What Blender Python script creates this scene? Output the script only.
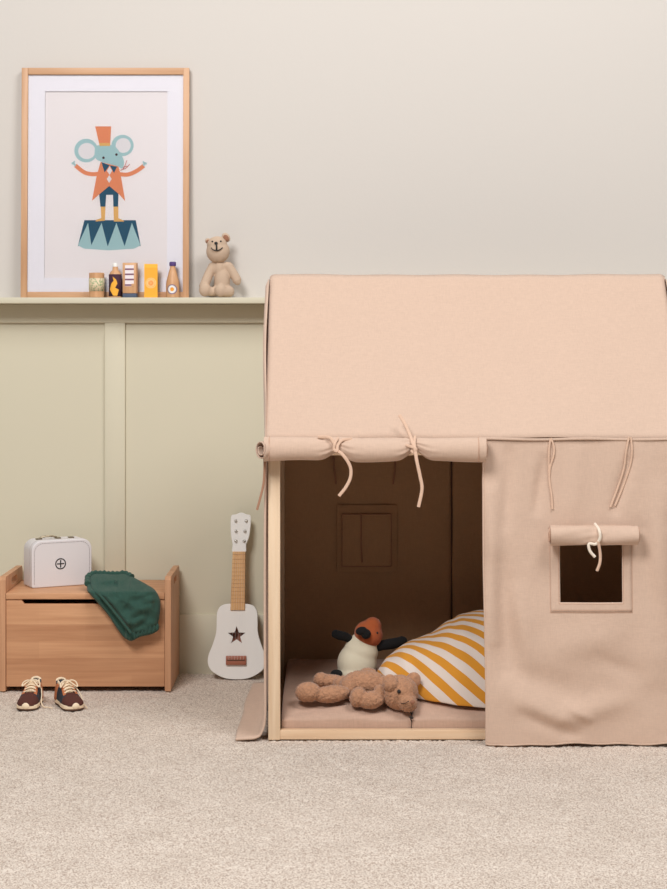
import bpy, bmesh, math, random
import numpy as np
from mathutils import Vector, Matrix
random.seed(7); rng = np.random.default_rng(5)
PI = math.pi
S = bpy.context.scene
for o in list(bpy.data.objects): bpy.data.objects.remove(o)
C = S.collection

# ---------------------------------------------------------------- camera, world, lights, exposure
F, CD, CZ, HX, HY = 1750.0, 5.0, 1.16, 333.5, 334.0
cam_d = bpy.data.cameras.new('camera'); cam = bpy.data.objects.new('camera', cam_d); C.objects.link(cam)
cam.location = (0, -CD, CZ); cam.rotation_euler = (PI/2, 0, 0)
cam_d.sensor_fit = 'HORIZONTAL'; cam_d.sensor_width = 36; cam_d.lens = F/667*36
cam_d.shift_y = -(444.5-HY)/667; cam_d.clip_end = 60
S.camera = cam
w = bpy.data.worlds.new('world'); S.world = w; w.use_nodes = True
w.node_tree.nodes['Background'].inputs[0].default_value = (1.0, .985, .96, 1)
w.node_tree.nodes['Background'].inputs[1].default_value = 0.17
def area(name, loc, target, size, energy, col):
    d = bpy.data.lights.new(name, 'AREA'); d.shape = 'RECTANGLE'; d.size, d.size_y = size; d.energy = energy; d.color = col
    o = bpy.data.objects.new(name, d); C.objects.link(o); o.location = loc
    o.rotation_euler = (Vector(target)-Vector(loc)).to_track_quat('-Z', 'Y').to_euler(); return o
area('softbox_key', (-1.4, -3.4, 4.05), (1.0, .5, .9), (1.5, 1.4), 185, (1.0, .99, .985))
area('softbox_fill', (1.9, -2.3, 4.8), (.4, .7, .9), (1.8, 1.5), 125, (1.0, .99, .985))
S.view_settings.view_transform = 'Standard'; S.view_settings.look = 'None'
S.view_settings.exposure = 0.0; S.view_settings.gamma = 1.0; S.view_settings.use_curve_mapping = False

# ---------------------------------------------------------------- helpers
def P(px, py, Y):
    d = (CD+Y)/F
    return Vector(((px-HX)*d, Y, CZ-(py-HY)*d))
def lin(r, g, b):
    f = lambda c: (c/255/12.92) if c <= 10.3 else ((c/255+.055)/1.055)**2.4
    return (f(r), f(g), f(b), 1)
class MB:
    def __init__(s): s.v = []; s.f = []; s.m = []; s.uv = None
    def add(s, vf, mi=0):
        v, f = vf; n = len(s.v)
        s.v += [tuple(p) for p in v]; s.f += [tuple(i+n for i in q) for q in f]; s.m += [mi]*len(f); return s
def wloc(p):
    v = Vector((0, 0, 0))
    while p is not None: v = v+p.location; p = p.parent
    return v
def build(mb, name, mats, parent=None, local=False, smooth=True, ang=38, solid=0, sub=0, origin=None):
    if not isinstance(mb, MB): mb = MB().add(mb)
    if not isinstance(mats, (list, tuple)): mats = [mats]
    off = Vector((0, 0, 0)); loc = Vector((0, 0, 0))
    if parent is not None and not local: off = wloc(parent)
    if parent is None and origin is not None: off = Vector(origin); loc = off
    me = bpy.data.meshes.new(name)
    me.from_pydata([(p[0]-off[0], p[1]-off[1], p[2]-off[2]) for p in mb.v], [], mb.f)
    for m in mats: me.materials.append(m)
    me.polygons.foreach_set('material_index', mb.m)
    bm = bmesh.new(); bm.from_mesh(me); bmesh.ops.recalc_face_normals(bm, faces=bm.faces); bm.to_mesh(me); bm.free()
    if smooth:
        me.polygons.foreach_set('use_smooth', [True]*len(me.polygons))
        if ang: me.set_sharp_from_angle(angle=math.radians(ang))
    if mb.uv is not None:
        ul = me.uv_layers.new(name='UVMap')
        for l in me.loops: ul.data[l.index].uv = mb.uv[l.vertex_index]
    me.update()
    o = bpy.data.objects.new(name, me); C.objects.link(o); o.location = loc
    if parent is not None: o.parent = parent
    if solid:
        m = o.modifiers.new('solid', 'SOLIDIFY'); m.thickness = solid; m.offset = 0
    if sub:
        m = o.modifiers.new('sub', 'SUBSURF'); m.levels = sub; m.render_levels = sub
    return o
def tag(o, label, cat, group=None):
    o['label'] = label; o['category'] = cat
    if group: o['group'] = group
    return o
def thing(name, label, cat, loc=(0, 0, 0), rz=0, group=None):
    o = bpy.data.objects.new(name, None); C.objects.link(o); o.location = loc; o.rotation_euler = (0, 0, rz)
    o.empty_display_size = .05
    return tag(o, label, cat, group)
def struct(o): o['kind'] = 'structure'; return o
def box(x0, x1, y0, y1, z0, z1, b=.0015, seg=2):
    bm = bmesh.new(); bmesh.ops.create_cube(bm, size=1)
    for v in bm.verts: v.co = ((x0+x1)/2+v.co.x*(x1-x0), (y0+y1)/2+v.co.y*(y1-y0), (z0+z1)/2+v.co.z*(z1-z0))
    if b: bmesh.ops.bevel(bm, geom=bm.edges[:], offset=b, segments=seg, profile=.5, affect='EDGES')
    r = ([v.co.copy() for v in bm.verts], [[v.index for v in f.verts] for f in bm.faces]); bm.free(); return r
def xf(vf, M): return ([M @ Vector(p) for p in vf[0]], vf[1])
def grid(us, vs, fn, skip=None, wrap_v=False):
    v = [fn(a, b) for a in us for b in vs]; n = len(vs); f = []
    for i in range(len(us)-1):
        for j in range(n if wrap_v else n-1):
            if skip and skip((us[i]+us[i+1])/2, (vs[j]+vs[(j+1) % n])/2): continue
            k = (j+1) % n
            f.append((i*n+j, (i+1)*n+j, (i+1)*n+k, i*n+k))
    return (v, f)
def lathe(prof, seg=28, axis=None):
    v = []; f = []; n = len(prof)
    for k in range(seg):
        a = 2*PI*k/seg
        v += [(r*math.cos(a), r*math.sin(a), z) for r, z in prof]
    for k in range(seg):
        k2 = (k+1) % seg
        for i in range(n-1): f.append((k*n+i, k2*n+i, k2*n+i+1, k*n+i+1))
    f.append(tuple(k*n for k in range(seg))[::-1]); f.append(tuple(k*n+n-1 for k in range(seg)))
    return (v, f)
def catmull(pts, n=6):
    P_ = [Vector(p) for p in pts]; P_ = [P_[0]*2-P_[1]]+P_+[P_[-1]*2-P_[-2]]; out = []
    for i in range(1, len(P_)-2):
        a, b, c, d = P_[i-1:i+3]
        for k in range(n):
            t = k/n
            out.append(.5*((2*b)+(c-a)*t+(2*a-5*b+4*c-d)*t*t+(3*b-a-3*c+d)*t**3))
    out.append(P_[-2]); return out
def tube(pts, r, seg=8, n=6, flat=1.0, smooth=True, rf=None):
    """tube along points; flat<1 squeezes it into a tape (thin along the viewing depth)"""
    pts = catmull(pts, n) if smooth and len(pts) > 2 else [Vector(p) for p in pts]
    v = []; f = []; N = len(pts); up = Vector((0, 1, 0))
    for i, p in enumerate(pts):
        t = (pts[min(i+1, N-1)]-pts[max(i-1, 0)]).normalized()
        s = t.cross(up)
        if s.length < .05: s = t.cross(Vector((1, 0, 0)))
        s.normalize(); q = s.cross(t).normalized()
        rr = r*(rf(i/(N-1)) if rf else 1)
        for k in range(seg):
            a = 2*PI*k/seg; v.append(p+s*math.cos(a)*rr+q*math.sin(a)*rr*flat)
    for i in range(N-1):
        for k in range(seg):
            k2 = (k+1) % seg; f.append((i*seg+k, (i+1)*seg+k, (i+1)*seg+k2, i*seg+k2))
    f.append(tuple(range(seg))); f.append(tuple((N-1)*seg+k for k in range(seg))[::-1])
    return (v, f)
def ell(c, r, R=None, seg=24, rings=16):
    v = []; f = []
    M = R if R is not None else Matrix.Identity(3)
    c = Vector(c)
    for i in range(rings+1):
        th = PI*i/rings
        for k in range(seg):
            a = 2*PI*k/seg
            v.append(c+M @ Vector((r[0]*math.sin(th)*math.cos(a), r[1]*math.sin(th)*math.sin(a), r[2]*math.cos(th))))
    for i in range(rings):
        for k in range(seg):
            k2 = (k+1) % seg; f.append((i*seg+k, (i+1)*seg+k, (i+1)*seg+k2, i*seg+k2))
    return (v, f)
def roty(a): return Matrix.Rotation(math.radians(a), 3, 'Y')
def evaluate(o):
    dg = bpy.context.evaluated_depsgraph_get(); dg.update()
    me = bpy.data.meshes.new_from_object(o.evaluated_get(dg)); return me
def plush(mb, name, mat, parent, voxel=.003, smooth=4, fur=0, **k):
    """merge overlapping blobs into ONE continuous skin"""
    o = build(mb, name, mat, parent, ang=0, **k)
    bm = bmesh.new(); bm.from_mesh(o.data); bmesh.ops.remove_doubles(bm, verts=bm.verts, dist=1e-6); bm.to_mesh(o.data); bm.free()
    m = o.modifiers.new('r', 'REMESH'); m.mode = 'VOXEL'; m.voxel_size = voxel; m.use_smooth_shade = True
    m = o.modifiers.new('s', 'SMOOTH'); m.factor = .5; m.iterations = smooth
    me = evaluate(o); o.modifiers.clear(); me.name = name
    me.materials.clear(); me.materials.append(mat)
    if fur:
        me.update(); n = len(me.vertices); rr = rng.normal(0, 1, n)
        nn = np.zeros(n*3); cc = np.zeros(n*3); me.vertex_normals.foreach_get('vector', nn); me.vertices.foreach_get('co', cc)
        cc += (nn.reshape(-1, 3)*(np.clip(rr, -1.5, 1.5)*fur)[:, None]).ravel(); me.vertices.foreach_set('co', cc); me.update()
    o.data = me; me.polygons.foreach_set('use_smooth', [True]*len(me.polygons)); return o
def plate(outlines, ext, bev=.0, res=2):
    """2D outlines (first outer, others holes) -> slab in XY, thickness 2*ext in Z"""
    cu = bpy.data.curves.new('c', 'CURVE'); cu.dimensions = '2D'; cu.fill_mode = 'BOTH'
    cu.extrude = max(ext-bev, 0); cu.bevel_depth = bev; cu.bevel_resolution = res; cu.offset = -bev
    for ol in outlines:
        sp = cu.splines.new('POLY'); sp.points.add(len(ol)-1)
        for p, q in zip(sp.points, ol): p.co = (q[0], q[1], 0, 1)
        sp.use_cyclic_u = True
    o = bpy.data.objects.new('c', cu); C.objects.link(o); me = evaluate(o)
    r = ([v.co.copy() for v in me.vertices], [tuple(p.vertices) for p in me.polygons])
    bpy.data.objects.remove(o); bpy.data.curves.remove(cu); bpy.data.meshes.remove(me); return r
def rrect(x0, x1, y0, y1, r, n=5):
    o = []
    for cx, cy, a0 in ((x1-r, y1-r, 0), (x0+r, y1-r, 90), (x0+r, y0+r, 180), (x1-r, y0+r, 270)):
        for k in range(n+1):
            a = math.radians(a0+90*k/n); o.append((cx+r*math.cos(a), cy+r*math.sin(a)))
    return o
def smooth_loop(pts, n=5):
    P_ = [Vector((p[0], p[1], 0)) for p in pts]; N = len(P_); out = []
    for i in range(N):
        a, b, c, d = P_[(i-1) % N], P_[i], P_[(i+1) % N], P_[(i+2) % N]
        for k in range(n):
            t = k/n; q = .5*((2*b)+(c-a)*t+(2*a-5*b+4*c-d)*t*t+(3*b-a-3*c+d)*t**3); out.append((q.x, q.y))
    return out
def sstep(a, b, x):
    t = min(max((x-a)/(b-a), 0), 1); return t*t*(3-2*t)
def seg_g(x, z, x0, z0, x1, z1, wd):
    dx, dz = x1-x0, z1-z0; L = dx*dx+dz*dz
    t = min(max(((x-x0)*dx+(z-z0)*dz)/L, 0), 1); d2 = (x-x0-t*dx)**2+(z-z0-t*dz)**2
    return math.exp(-d2/wd**2)*(1-.5*abs(2*t-1)**2)

# ---------------------------------------------------------------- materials
def newmat(name):
    m = bpy.data.materials.new(name); m.use_nodes = True; nt = m.node_tree
    return m, nt, nt.nodes['Principled BSDF'], nt.nodes, nt.links
def plain(name, col, rough=.6, metal=0, bump=0, bscale=300, coat=0, var=0, vscale=8, sheen=0):
    m, nt, b, N, L = newmat(name)
    b.inputs['Base Color'].default_value = col; b.inputs['Roughness'].default_value = rough
    b.inputs['Metallic'].default_value = metal; b.inputs['Coat Weight'].default_value = coat
    if sheen: b.inputs['Sheen Weight'].default_value = sheen; b.inputs['Sheen Roughness'].default_value = .5
    tc = N.new('ShaderNodeTexCoord')
    if bump:
        t = N.new('ShaderNodeTexNoise'); t.inputs['Scale'].default_value = bscale; t.inputs['Detail'].default_value = 4
        L.new(tc.outputs['Object'], t.inputs['Vector'])
        bp = N.new('ShaderNodeBump'); bp.inputs['Strength'].default_value = bump; bp.inputs['Distance'].default_value = .002
        L.new(t.outputs['Fac'], bp.inputs['Height']); L.new(bp.outputs[0], b.inputs['Normal'])
    if var:
        t = N.new('ShaderNodeTexNoise'); t.inputs['Scale'].default_value = vscale; t.inputs['Detail'].default_value = 5
        L.new(tc.outputs['Object'], t.inputs['Vector'])
        mx = N.new('ShaderNodeMix'); mx.data_type = 'RGBA'
        mx.inputs['A'].default_value = tuple(c*(1-var) for c in col[:3])+(1,)
        mx.inputs['B'].default_value = tuple(min(c*(1+var), 1) for c in col[:3])+(1,)
        L.new(t.outputs['Fac'], mx.inputs['Factor']); L.new(mx.outputs['Result'], b.inputs['Base Color'])
    return m
def weave(name, col, s=520, bump=.35, var=.06, sheen=.15, k=.12):
    """woven cloth: crossed thread noise"""
    m, nt, b, N, L = newmat(name)
    b.inputs['Roughness'].default_value = .95; b.inputs['Sheen Weight'].default_value = sheen
    tc = N.new('ShaderNodeTexCoord'); out = []
    for sc in ((s*k, s*k, s), (s, s*k*1.6, s*k)):
        mp = N.new('ShaderNodeMapping'); mp.inputs['Scale'].default_value = sc
        t = N.new('ShaderNodeTexNoise'); t.inputs['Scale'].default_value = 1; t.inputs['Detail'].default_value = 3
        L.new(tc.outputs['Object'], mp.inputs[0]); L.new(mp.outputs[0], t.inputs['Vector']); out.append(t)
    ad = N.new('ShaderNodeMath'); ad.operation = 'ADD'
    L.new(out[0].outputs['Fac'], ad.inputs[0]); L.new(out[1].outputs['Fac'], ad.inputs[1])
    hf = N.new('ShaderNodeMapRange'); hf.inputs['From Min'].default_value = .7; hf.inputs['From Max'].default_value = 1.3
    L.new(ad.outputs[0], hf.inputs['Value'])
    mx = N.new('ShaderNodeMix'); mx.data_type = 'RGBA'
    mx.inputs['A'].default_value = tuple(c*(1-var) for c in col[:3])+(1,); mx.inputs['B'].default_value = tuple(min(1, c*(1+var)) for c in col[:3])+(1,)
    L.new(hf.outputs[0], mx.inputs['Factor']); L.new(mx.outputs['Result'], b.inputs['Base Color'])
    t3 = N.new('ShaderNodeTexNoise'); t3.inputs['Scale'].default_value = 9; t3.inputs['Detail'].default_value = 3
    L.new(tc.outputs['Object'], t3.inputs['Vector'])
    b2 = N.new('ShaderNodeBump'); b2.inputs['Strength'].default_value = .25; b2.inputs['Distance'].default_value = .02
    L.new(t3.outputs['Fac'], b2.inputs['Height'])
    bp = N.new('ShaderNodeBump'); bp.inputs['Strength'].default_value = bump; bp.inputs['Distance'].default_value = .0012
    L.new(ad.outputs[0], bp.inputs['Height']); L.new(b2.outputs[0], bp.inputs['Normal']); L.new(bp.outputs[0], b.inputs['Normal'])
    return m
def wood(name, c1, c2, axis='x', s=1.0, rough=.5, stave=None):
    m, nt, b, N, L = newmat(name); b.inputs['Roughness'].default_value = rough
    tc = N.new('ShaderNodeTexCoord'); mp = N.new('ShaderNodeMapping')
    sc = {'x': (3, 60, 60), 'y': (60, 3, 60), 'z': (60, 60, 3)}[axis]
    mp.inputs['Scale'].default_value = tuple(a*s for a in sc)
    L.new(tc.outputs['Object'], mp.inputs[0])
    t = N.new('ShaderNodeTexNoise'); t.inputs['Scale'].default_value = 1; t.inputs['Detail'].default_value = 5; t.inputs['Distortion'].default_value = .6
    L.new(mp.outputs[0], t.inputs['Vector'])
    r = N.new('ShaderNodeValToRGB'); r.color_ramp.elements[0].position = .3; r.color_ramp.elements[1].position = .72
    r.color_ramp.elements[0].color = c2; r.color_ramp.elements[1].color = c1
    L.new(t.outputs['Fac'], r.inputs[0]); last = r.outputs[0]
    if stave:
        sx = N.new('ShaderNodeSeparateXYZ'); cb = N.new('ShaderNodeCombineXYZ'); L.new(tc.outputs['Object'], sx.inputs[0])
        L.new(sx.outputs['X' if axis == 'x' else 'Z'], cb.inputs[0]); L.new(sx.outputs['Z' if axis == 'x' else 'Y'], cb.inputs[1])
        k = N.new('ShaderNodeTexBrick'); k.inputs['Scale'].default_value = 1; k.inputs['Mortar Size'].default_value = 0
        k.inputs['Brick Width'].default_value = stave[0]; k.inputs['Row Height'].default_value = stave[1]
        k.inputs['Color1'].default_value = (.86, .80, .76, 1); k.inputs['Color2'].default_value = (1.08, 1.08, 1.08, 1)
        L.new(cb.outputs[0], k.inputs['Vector'])
        mx = N.new('ShaderNodeMix'); mx.data_type = 'RGBA'; mx.blend_type = 'MULTIPLY'; mx.inputs['Factor'].default_value = 1
        L.new(last, mx.inputs['A']); L.new(k.outputs['Color'], mx.inputs['B']); last = mx.outputs['Result']
    L.new(last, b.inputs['Base Color']); return m
M = {}
M['cream'] = plain('cream_wall_paint', lin(208, 202, 195), .85, bump=.12, bscale=60)
M['green'] = plain('sage_green_paint', lin(210, 203, 180), .65, bump=.05, bscale=40)
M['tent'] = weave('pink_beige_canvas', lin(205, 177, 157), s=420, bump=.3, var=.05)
M['tentrear'] = weave('shaded_rear_canvas', lin(188, 152, 116), s=420)  # same tent cloth, with the dim interior's yellow-brown shade painted into its colour
M['tentseam'] = weave('canvas_seam', lin(196, 158, 134))
M['mattress'] = weave('mattress_cloth', lin(190, 158, 138), s=300, bump=.2)
M['cord'] = weave('cotton_tape', lin(216, 182, 158), s=900)
M['cordw'] = weave('white_cotton_tape', lin(235, 222, 205), s=900)
M['cordd'] = weave('brown_cotton_tape', lin(168, 125, 100), s=900)
M['pine'] = wood('pale_birch_frame', lin(238, 214, 184), lin(224, 194, 160), 'z')
M['pineh'] = wood('pale_birch_rail', lin(236, 208, 176), lin(220, 184, 148), 'x')
M['beech'] = wood('beech_staves', lin(212, 162, 122), lin(190, 138, 100), 'x', stave=(.30, .0545))
M['beechs'] = wood('beech_side', lin(212, 162, 124), lin(188, 138, 102), 'z', s=.8)
M['oak'] = wood('oak_frame_wood', lin(212, 168, 130), lin(192, 146, 108), 'z')
M['oakh'] = wood('oak_frame_wood_horizontal', lin(212, 168, 130), lin(192, 146, 108), 'x')
M['toywood'] = wood('toy_wood', lin(218, 170, 125), lin(196, 146, 104), 'z', s=1.5)
M['fretwood'] = wood('fretboard_wood', lin(222, 178, 122), lin(202, 152, 100), 'z', s=2)
M['fretline'] = plain('fret_line', lin(176, 128, 82), .5)
M['white'] = plain('white_lacquer', lin(236, 233, 228), .4)
M['suitcase'] = plain('white_cardboard', lin(222, 217, 218), .6)
M['black'] = plain('black', lin(28, 24, 24), .6)
M['dark'] = plain('dark_cavity', lin(40, 30, 24), .8)
M['metal'] = plain('nickel', lin(200, 196, 190), .25, metal=1)
M['brass'] = plain('aged_metal', lin(150, 138, 118), .35, metal=1)
M['bridge'] = wood('bridge_wood', lin(172, 108, 84), lin(150, 88, 66), 'x')
M['greencloth'] = weave('dark_green_muslin', lin(46, 81, 70), s=700, bump=.45, var=.05, sheen=.1, k=.6)
M['plushbrown'] = plain('brown_plush', lin(182, 134, 102), 1, bump=1.0, bscale=380, var=.42, vscale=110, sheen=.3)
M['feltorange'] = plain('rust_orange_felt', lin(176, 88, 44), .95, bump=.5, bscale=600, sheen=.2)
M['feltblack'] = plain('black_plush', lin(16, 15, 16), 1, bump=.8, bscale=500, sheen=.02)
M['feltcream'] = plain('cream_plush', lin(232, 222, 196), 1, bump=.8, bscale=500, sheen=.2)
M['navy'] = plain('navy_mesh', lin(44, 50, 60), .8, bump=.3, bscale=800)
M['maroon'] = plain('maroon_suede', lin(84, 42, 34), .9, bump=.3, bscale=800)
M['tan'] = plain('tan_suede', lin(188, 112, 70), .8)
M['creamrub'] = plain('cream_rubber', lin(240, 218, 188), .7)
M['outsole'] = plain('brown_outsole', lin(90, 62, 46), .8)
def knit():
    m, nt, b, N, L = newmat('beige_knit'); b.inputs['Base Color'].default_value = lin(206, 180, 156); b.inputs['Roughness'].default_value = 1
    tc = N.new('ShaderNodeTexCoord'); wv = N.new('ShaderNodeTexWave'); wv.bands_direction = 'Z'
    wv.inputs['Scale'].default_value = 120; wv.inputs['Distortion'].default_value = 1.5
    L.new(tc.outputs['Object'], wv.inputs['Vector'])
    bp = N.new('ShaderNodeBump'); bp.inputs['Strength'].default_value = .5; bp.inputs['Distance'].default_value = .002
    L.new(wv.outputs['Fac'], bp.inputs['Height']); L.new(bp.outputs[0], b.inputs['Normal']); return m
M['knit'] = knit()
M['earbrown'] = plain('brown_ear_lining', lin(150, 105, 82), 1)
def stripes():
    m, nt, b, N, L = newmat('mustard_and_white_stripes'); b.inputs['Roughness'].default_value = .95; b.inputs['Sheen Weight'].default_value = .1
    uv = N.new('ShaderNodeUVMap'); uv.uv_map = 'UVMap'; sx = N.new('ShaderNodeSeparateXYZ'); L.new(uv.outputs[0], sx.inputs[0])
    fr = N.new('ShaderNodeMath'); fr.operation = 'FRACT'; L.new(sx.outputs[0], fr.inputs[0])
    gt = N.new('ShaderNodeMath'); gt.operation = 'GREATER_THAN'; gt.inputs[1].default_value = .5; L.new(fr.outputs[0], gt.inputs[0])
    mx = N.new('ShaderNodeMix'); mx.data_type = 'RGBA'; mx.inputs['A'].default_value = lin(208, 140, 40); mx.inputs['B'].default_value = lin(218, 203, 192)
    L.new(gt.outputs[0], mx.inputs['Factor']); L.new(mx.outputs['Result'], b.inputs['Base Color'])
    t = N.new('ShaderNodeTexNoise'); t.inputs['Scale'].default_value = 500; tc = N.new('ShaderNodeTexCoord'); L.new(tc.outputs['Object'], t.inputs['Vector'])
    bp = N.new('ShaderNodeBump'); bp.inputs['Strength'].default_value = .3; bp.inputs['Distance'].default_value = .001
    L.new(t.outputs['Fac'], bp.inputs['Height']); L.new(bp.outputs[0], b.inputs['Normal']); return m
M['stripes'] = stripes()
def carpet():
    m, nt, b, N, L = newmat('beige_loop_carpet'); b.inputs['Roughness'].default_value = 1; b.inputs['Sheen Weight'].default_value = .2
    tc = N.new('ShaderNodeTexCoord')
    t = N.new('ShaderNodeTexNoise'); t.inputs['Scale'].default_value = 230; t.inputs['Detail'].default_value = 3
    L.new(tc.outputs['Object'], t.inputs['Vector'])
    r = N.new('ShaderNodeValToRGB'); e = r.color_ramp.elements
    e[0].position = .36; e[0].color = lin(178, 157, 142); e[1].position = .58; e[1].color = lin(230, 217, 203)
    L.new(t.outputs['Fac'], r.inputs[0])
    t2 = N.new('ShaderNodeTexNoise'); t2.inputs['Scale'].default_value = 7; t2.inputs['Detail'].default_value = 4
    L.new(tc.outputs['Object'], t2.inputs['Vector'])
    r2 = N.new('ShaderNodeValToRGB'); r2.color_ramp.elements[0].position = .35; r2.color_ramp.elements[0].color = (.92, .91, .9, 1); r2.color_ramp.elements[1].position = .65
    L.new(t2.outputs['Fac'], r2.inputs[0])
    mx = N.new('ShaderNodeMix'); mx.data_type = 'RGBA'; mx.blend_type = 'MULTIPLY'; mx.inputs['Factor'].default_value = 1
    L.new(r.outputs[0], mx.inputs['A']); L.new(r2.outputs[0], mx.inputs['B']); L.new(mx.outputs['Result'], b.inputs['Base Color'])
    bp = N.new('ShaderNodeBump'); bp.inputs['Strength'].default_value = .6; bp.inputs['Distance'].default_value = .003
    L.new(t.outputs['Fac'], bp.inputs['Height']); L.new(bp.outputs[0], b.inputs['Normal']); return m
M['carpet'] = carpet()
def flatcol(n, *c): return plain(n, lin(*c), .75)

# ---------------------------------------------------------------- setting
WY = 1.0
# carpet: real displaced pile where seen, coarser around
xs = [-4, -3, -2, -1.6]+list(np.arange(-1.32, 1.32, .007))+[1.6, 2, 3, 4]
ys = [-4.8, -3.5, -2.5, -1.9]+list(np.arange(-1.52, .999, .007))+[1.0]
nz = rng.normal(0, 1, (len(xs), len(ys)))
nz = np.clip(nz, -1.5, 1.5)*.0016-.0024
lf = rng.normal(0, 1, (len(xs)//10+2, len(ys)//10+2))
vv = []
for i, x in enumerate(xs):
    for j, y in enumerate(ys):
        ii, jj = i/10, j/10; a, b = int(ii), int(jj); fa, fb = ii-a, jj-b
        l = (lf[a, b]*(1-fa)+lf[a+1, b]*fa)*(1-fb)+(lf[a, b+1]*(1-fa)+lf[a+1, b+1]*fa)*fb
        vv.append((x, y, nz[i, j]+.0007*l-.0008))
n = len(ys); ff = [(i*n+j, (i+1)*n+j, (i+1)*n+j+1, i*n+j+1) for i in range(len(xs)-1) for j in range(n-1)]
struct(build((vv, ff), 'floor', M['carpet'], ang=0))
SH = 1.283   # shelf top
mb = MB(); mb.add(box(-4, 4, WY, WY+.1, 1.25, 3.0, 0), 0); mb.add(box(-4, 4, WY, WY+.1, -.02, 1.25, 0), 1)
struct(build(mb, 'wall_back', [M['cream'], M['green']], smooth=False))
struct(build(box(-4, 4, .888, WY, SH-.02, SH, .002), 'trim_1', M['green']))                       # ledge
struct(build(box(-4, 4, WY-.013, WY, 1.198, SH-.02, .003), 'trim_2', M['green']))                 # top rail
struct(build(box(-4, 4, WY-.013, WY, -.01, .20, .003), 'baseboard_back', M['green']))
k = 3
for cx in (-3.45, -2.55, -1.65, -.748, .15, 1.05, 1.95, 2.85):
    struct(build(box(cx-.035, cx+.035, WY-.0125, WY, .199, 1.199, .003), 'trim_%d' % k, M['green'])); k += 1

# ---------------------------------------------------------------- play tent
XL, XR, YB, ZE, ZR = -.1955, 1.02, .80, .863, 1.348
tent = thing('play_tent', 'pink-beige canvas house-shaped play tent with rolled-up door and small square window', 'play tent', (.412, .4, 0))
def wob(x, z, s=1.0):
    return s*(.0022*math.sin(9*x+3*z)+.0018*math.sin(17*x-6*z+1)+.0012*math.sin(31*x+11*z+2)+.0010*math.sin(23*z+5*x))
# roof: front and back slopes, rounded gable edges
def roof_pt(u, t):
    # t -1 front eave ... 0 ridge ... 1 back eave ; u 0..1 across
    tt = abs(t); x = XL+(XR-XL)*u
    y = .4+(.41*tt)*(1 if t > 0 else -1); z = ZR-(ZR-ZE)*tt
    rr = .03
    if tt < .04: z -= .004*(1-tt/.04)**2
    sag = .014*math.sin(PI*tt)*(.4+.6*math.sin(PI*u))
    sag += .004*math.sin(4.2*x+2*tt)*math.sin(PI*tt)+.0025*math.sin(13*x+3*tt)*(.3+tt)+.0014*math.sin(29*x-7*tt)
    n = Vector((0, -.76 if t < 0 else .76, .65))
    p = Vector((x, y, z))-n*sag
    p.z -= .002*math.sin(PI*u)*(1-tt)
    # droop at the gable edges
    e = min(u, 1-u)*(XR-XL)
    if e < .014: p -= n*(.012*(1-e/.014)**2)
    return p
us = [0, .002, .004, .007, .0115]+list(np.linspace(.02, .98, 70))+[.9885, .993, .996, .998, 1]
ts = list(np.linspace(-1, 1, 61))
build(grid(us, ts, roof_pt), 'roof_cover', M['tent'], tent, solid=.002, ang=0)
# hem lines along the eave and ridge seam
build(tube([(XL+.004+(XR-XL-.008)*i/30, -.0165+.0008*math.sin(i*1.3), ZE-.0025+.0014*math.sin(i*.9)) for i in range(31)], .0036, 6, n=2), 'roof_hem', M['tent'], tent)
# gable/side panels incl. skirt
FLB = .13
def flap(t):
    tab = ((0, 0, .112), (.2, .0, .08), (.38, .002, .05), (.5, .007, .030), (.6, .016, .014), (.7, .030, .0065), (.85, .056, .005), (1, .084, .0035))
    for (a, b, c), (d, e, f) in zip(tab, tab[1:]):
        if t <= d: k = (t-a)/(d-a); return b+(e-b)*k, c+(f-c)*k
    return tab[-1][1:]
def side_pt(sgn):
    X = XL if sgn < 0 else XR
    def fn(a, b):      # a: depth 0..1, b: height 0..1 (0 floor)
        y = -.004+a*.806; top = ZE+(ZR-ZE)*(1-abs(a-.5)*2)-.006
        z = b*top if b > FLB else .112
        if b > FLB: z = .112+(b-FLB)/(1-FLB)*(top-.112)
        out = .003*math.sin(PI*a)+.0022*math.sin(14*y+4*z)+.012*math.sin(PI*a)*sstep(.5, 1.1, z)*(1 if z < top-.01 else .2)
        if b < FLB:      # the hem lies outwards on the carpet
            t = 1-b/FLB
            dx, z = flap(t)
            out += dx*(1-.12*a)
        return Vector((X+sgn*out, y, max(z, .003)))
    return fn
for sg in (-1, 1):
    build(grid(list(np.linspace(0, 1, 40)), list(np.linspace(0, FLB, 26))+list(np.linspace(FLB+.01, 1, 60)), side_pt(sg)), 'side_panel', M['tent'], tent, solid=.002, ang=0)
fn = side_pt(-1)
hem = [fn(0, b)+Vector((.0015, -.003, 0)) for b in list(np.linspace(0.0, FLB, 16))+list(np.linspace(FLB+.03, .98, 30))]
build(tube([h for h in hem if h.z < ZE-.02], .0034, 8, n=2), 'side_hem', M['tent'], tent)
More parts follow.
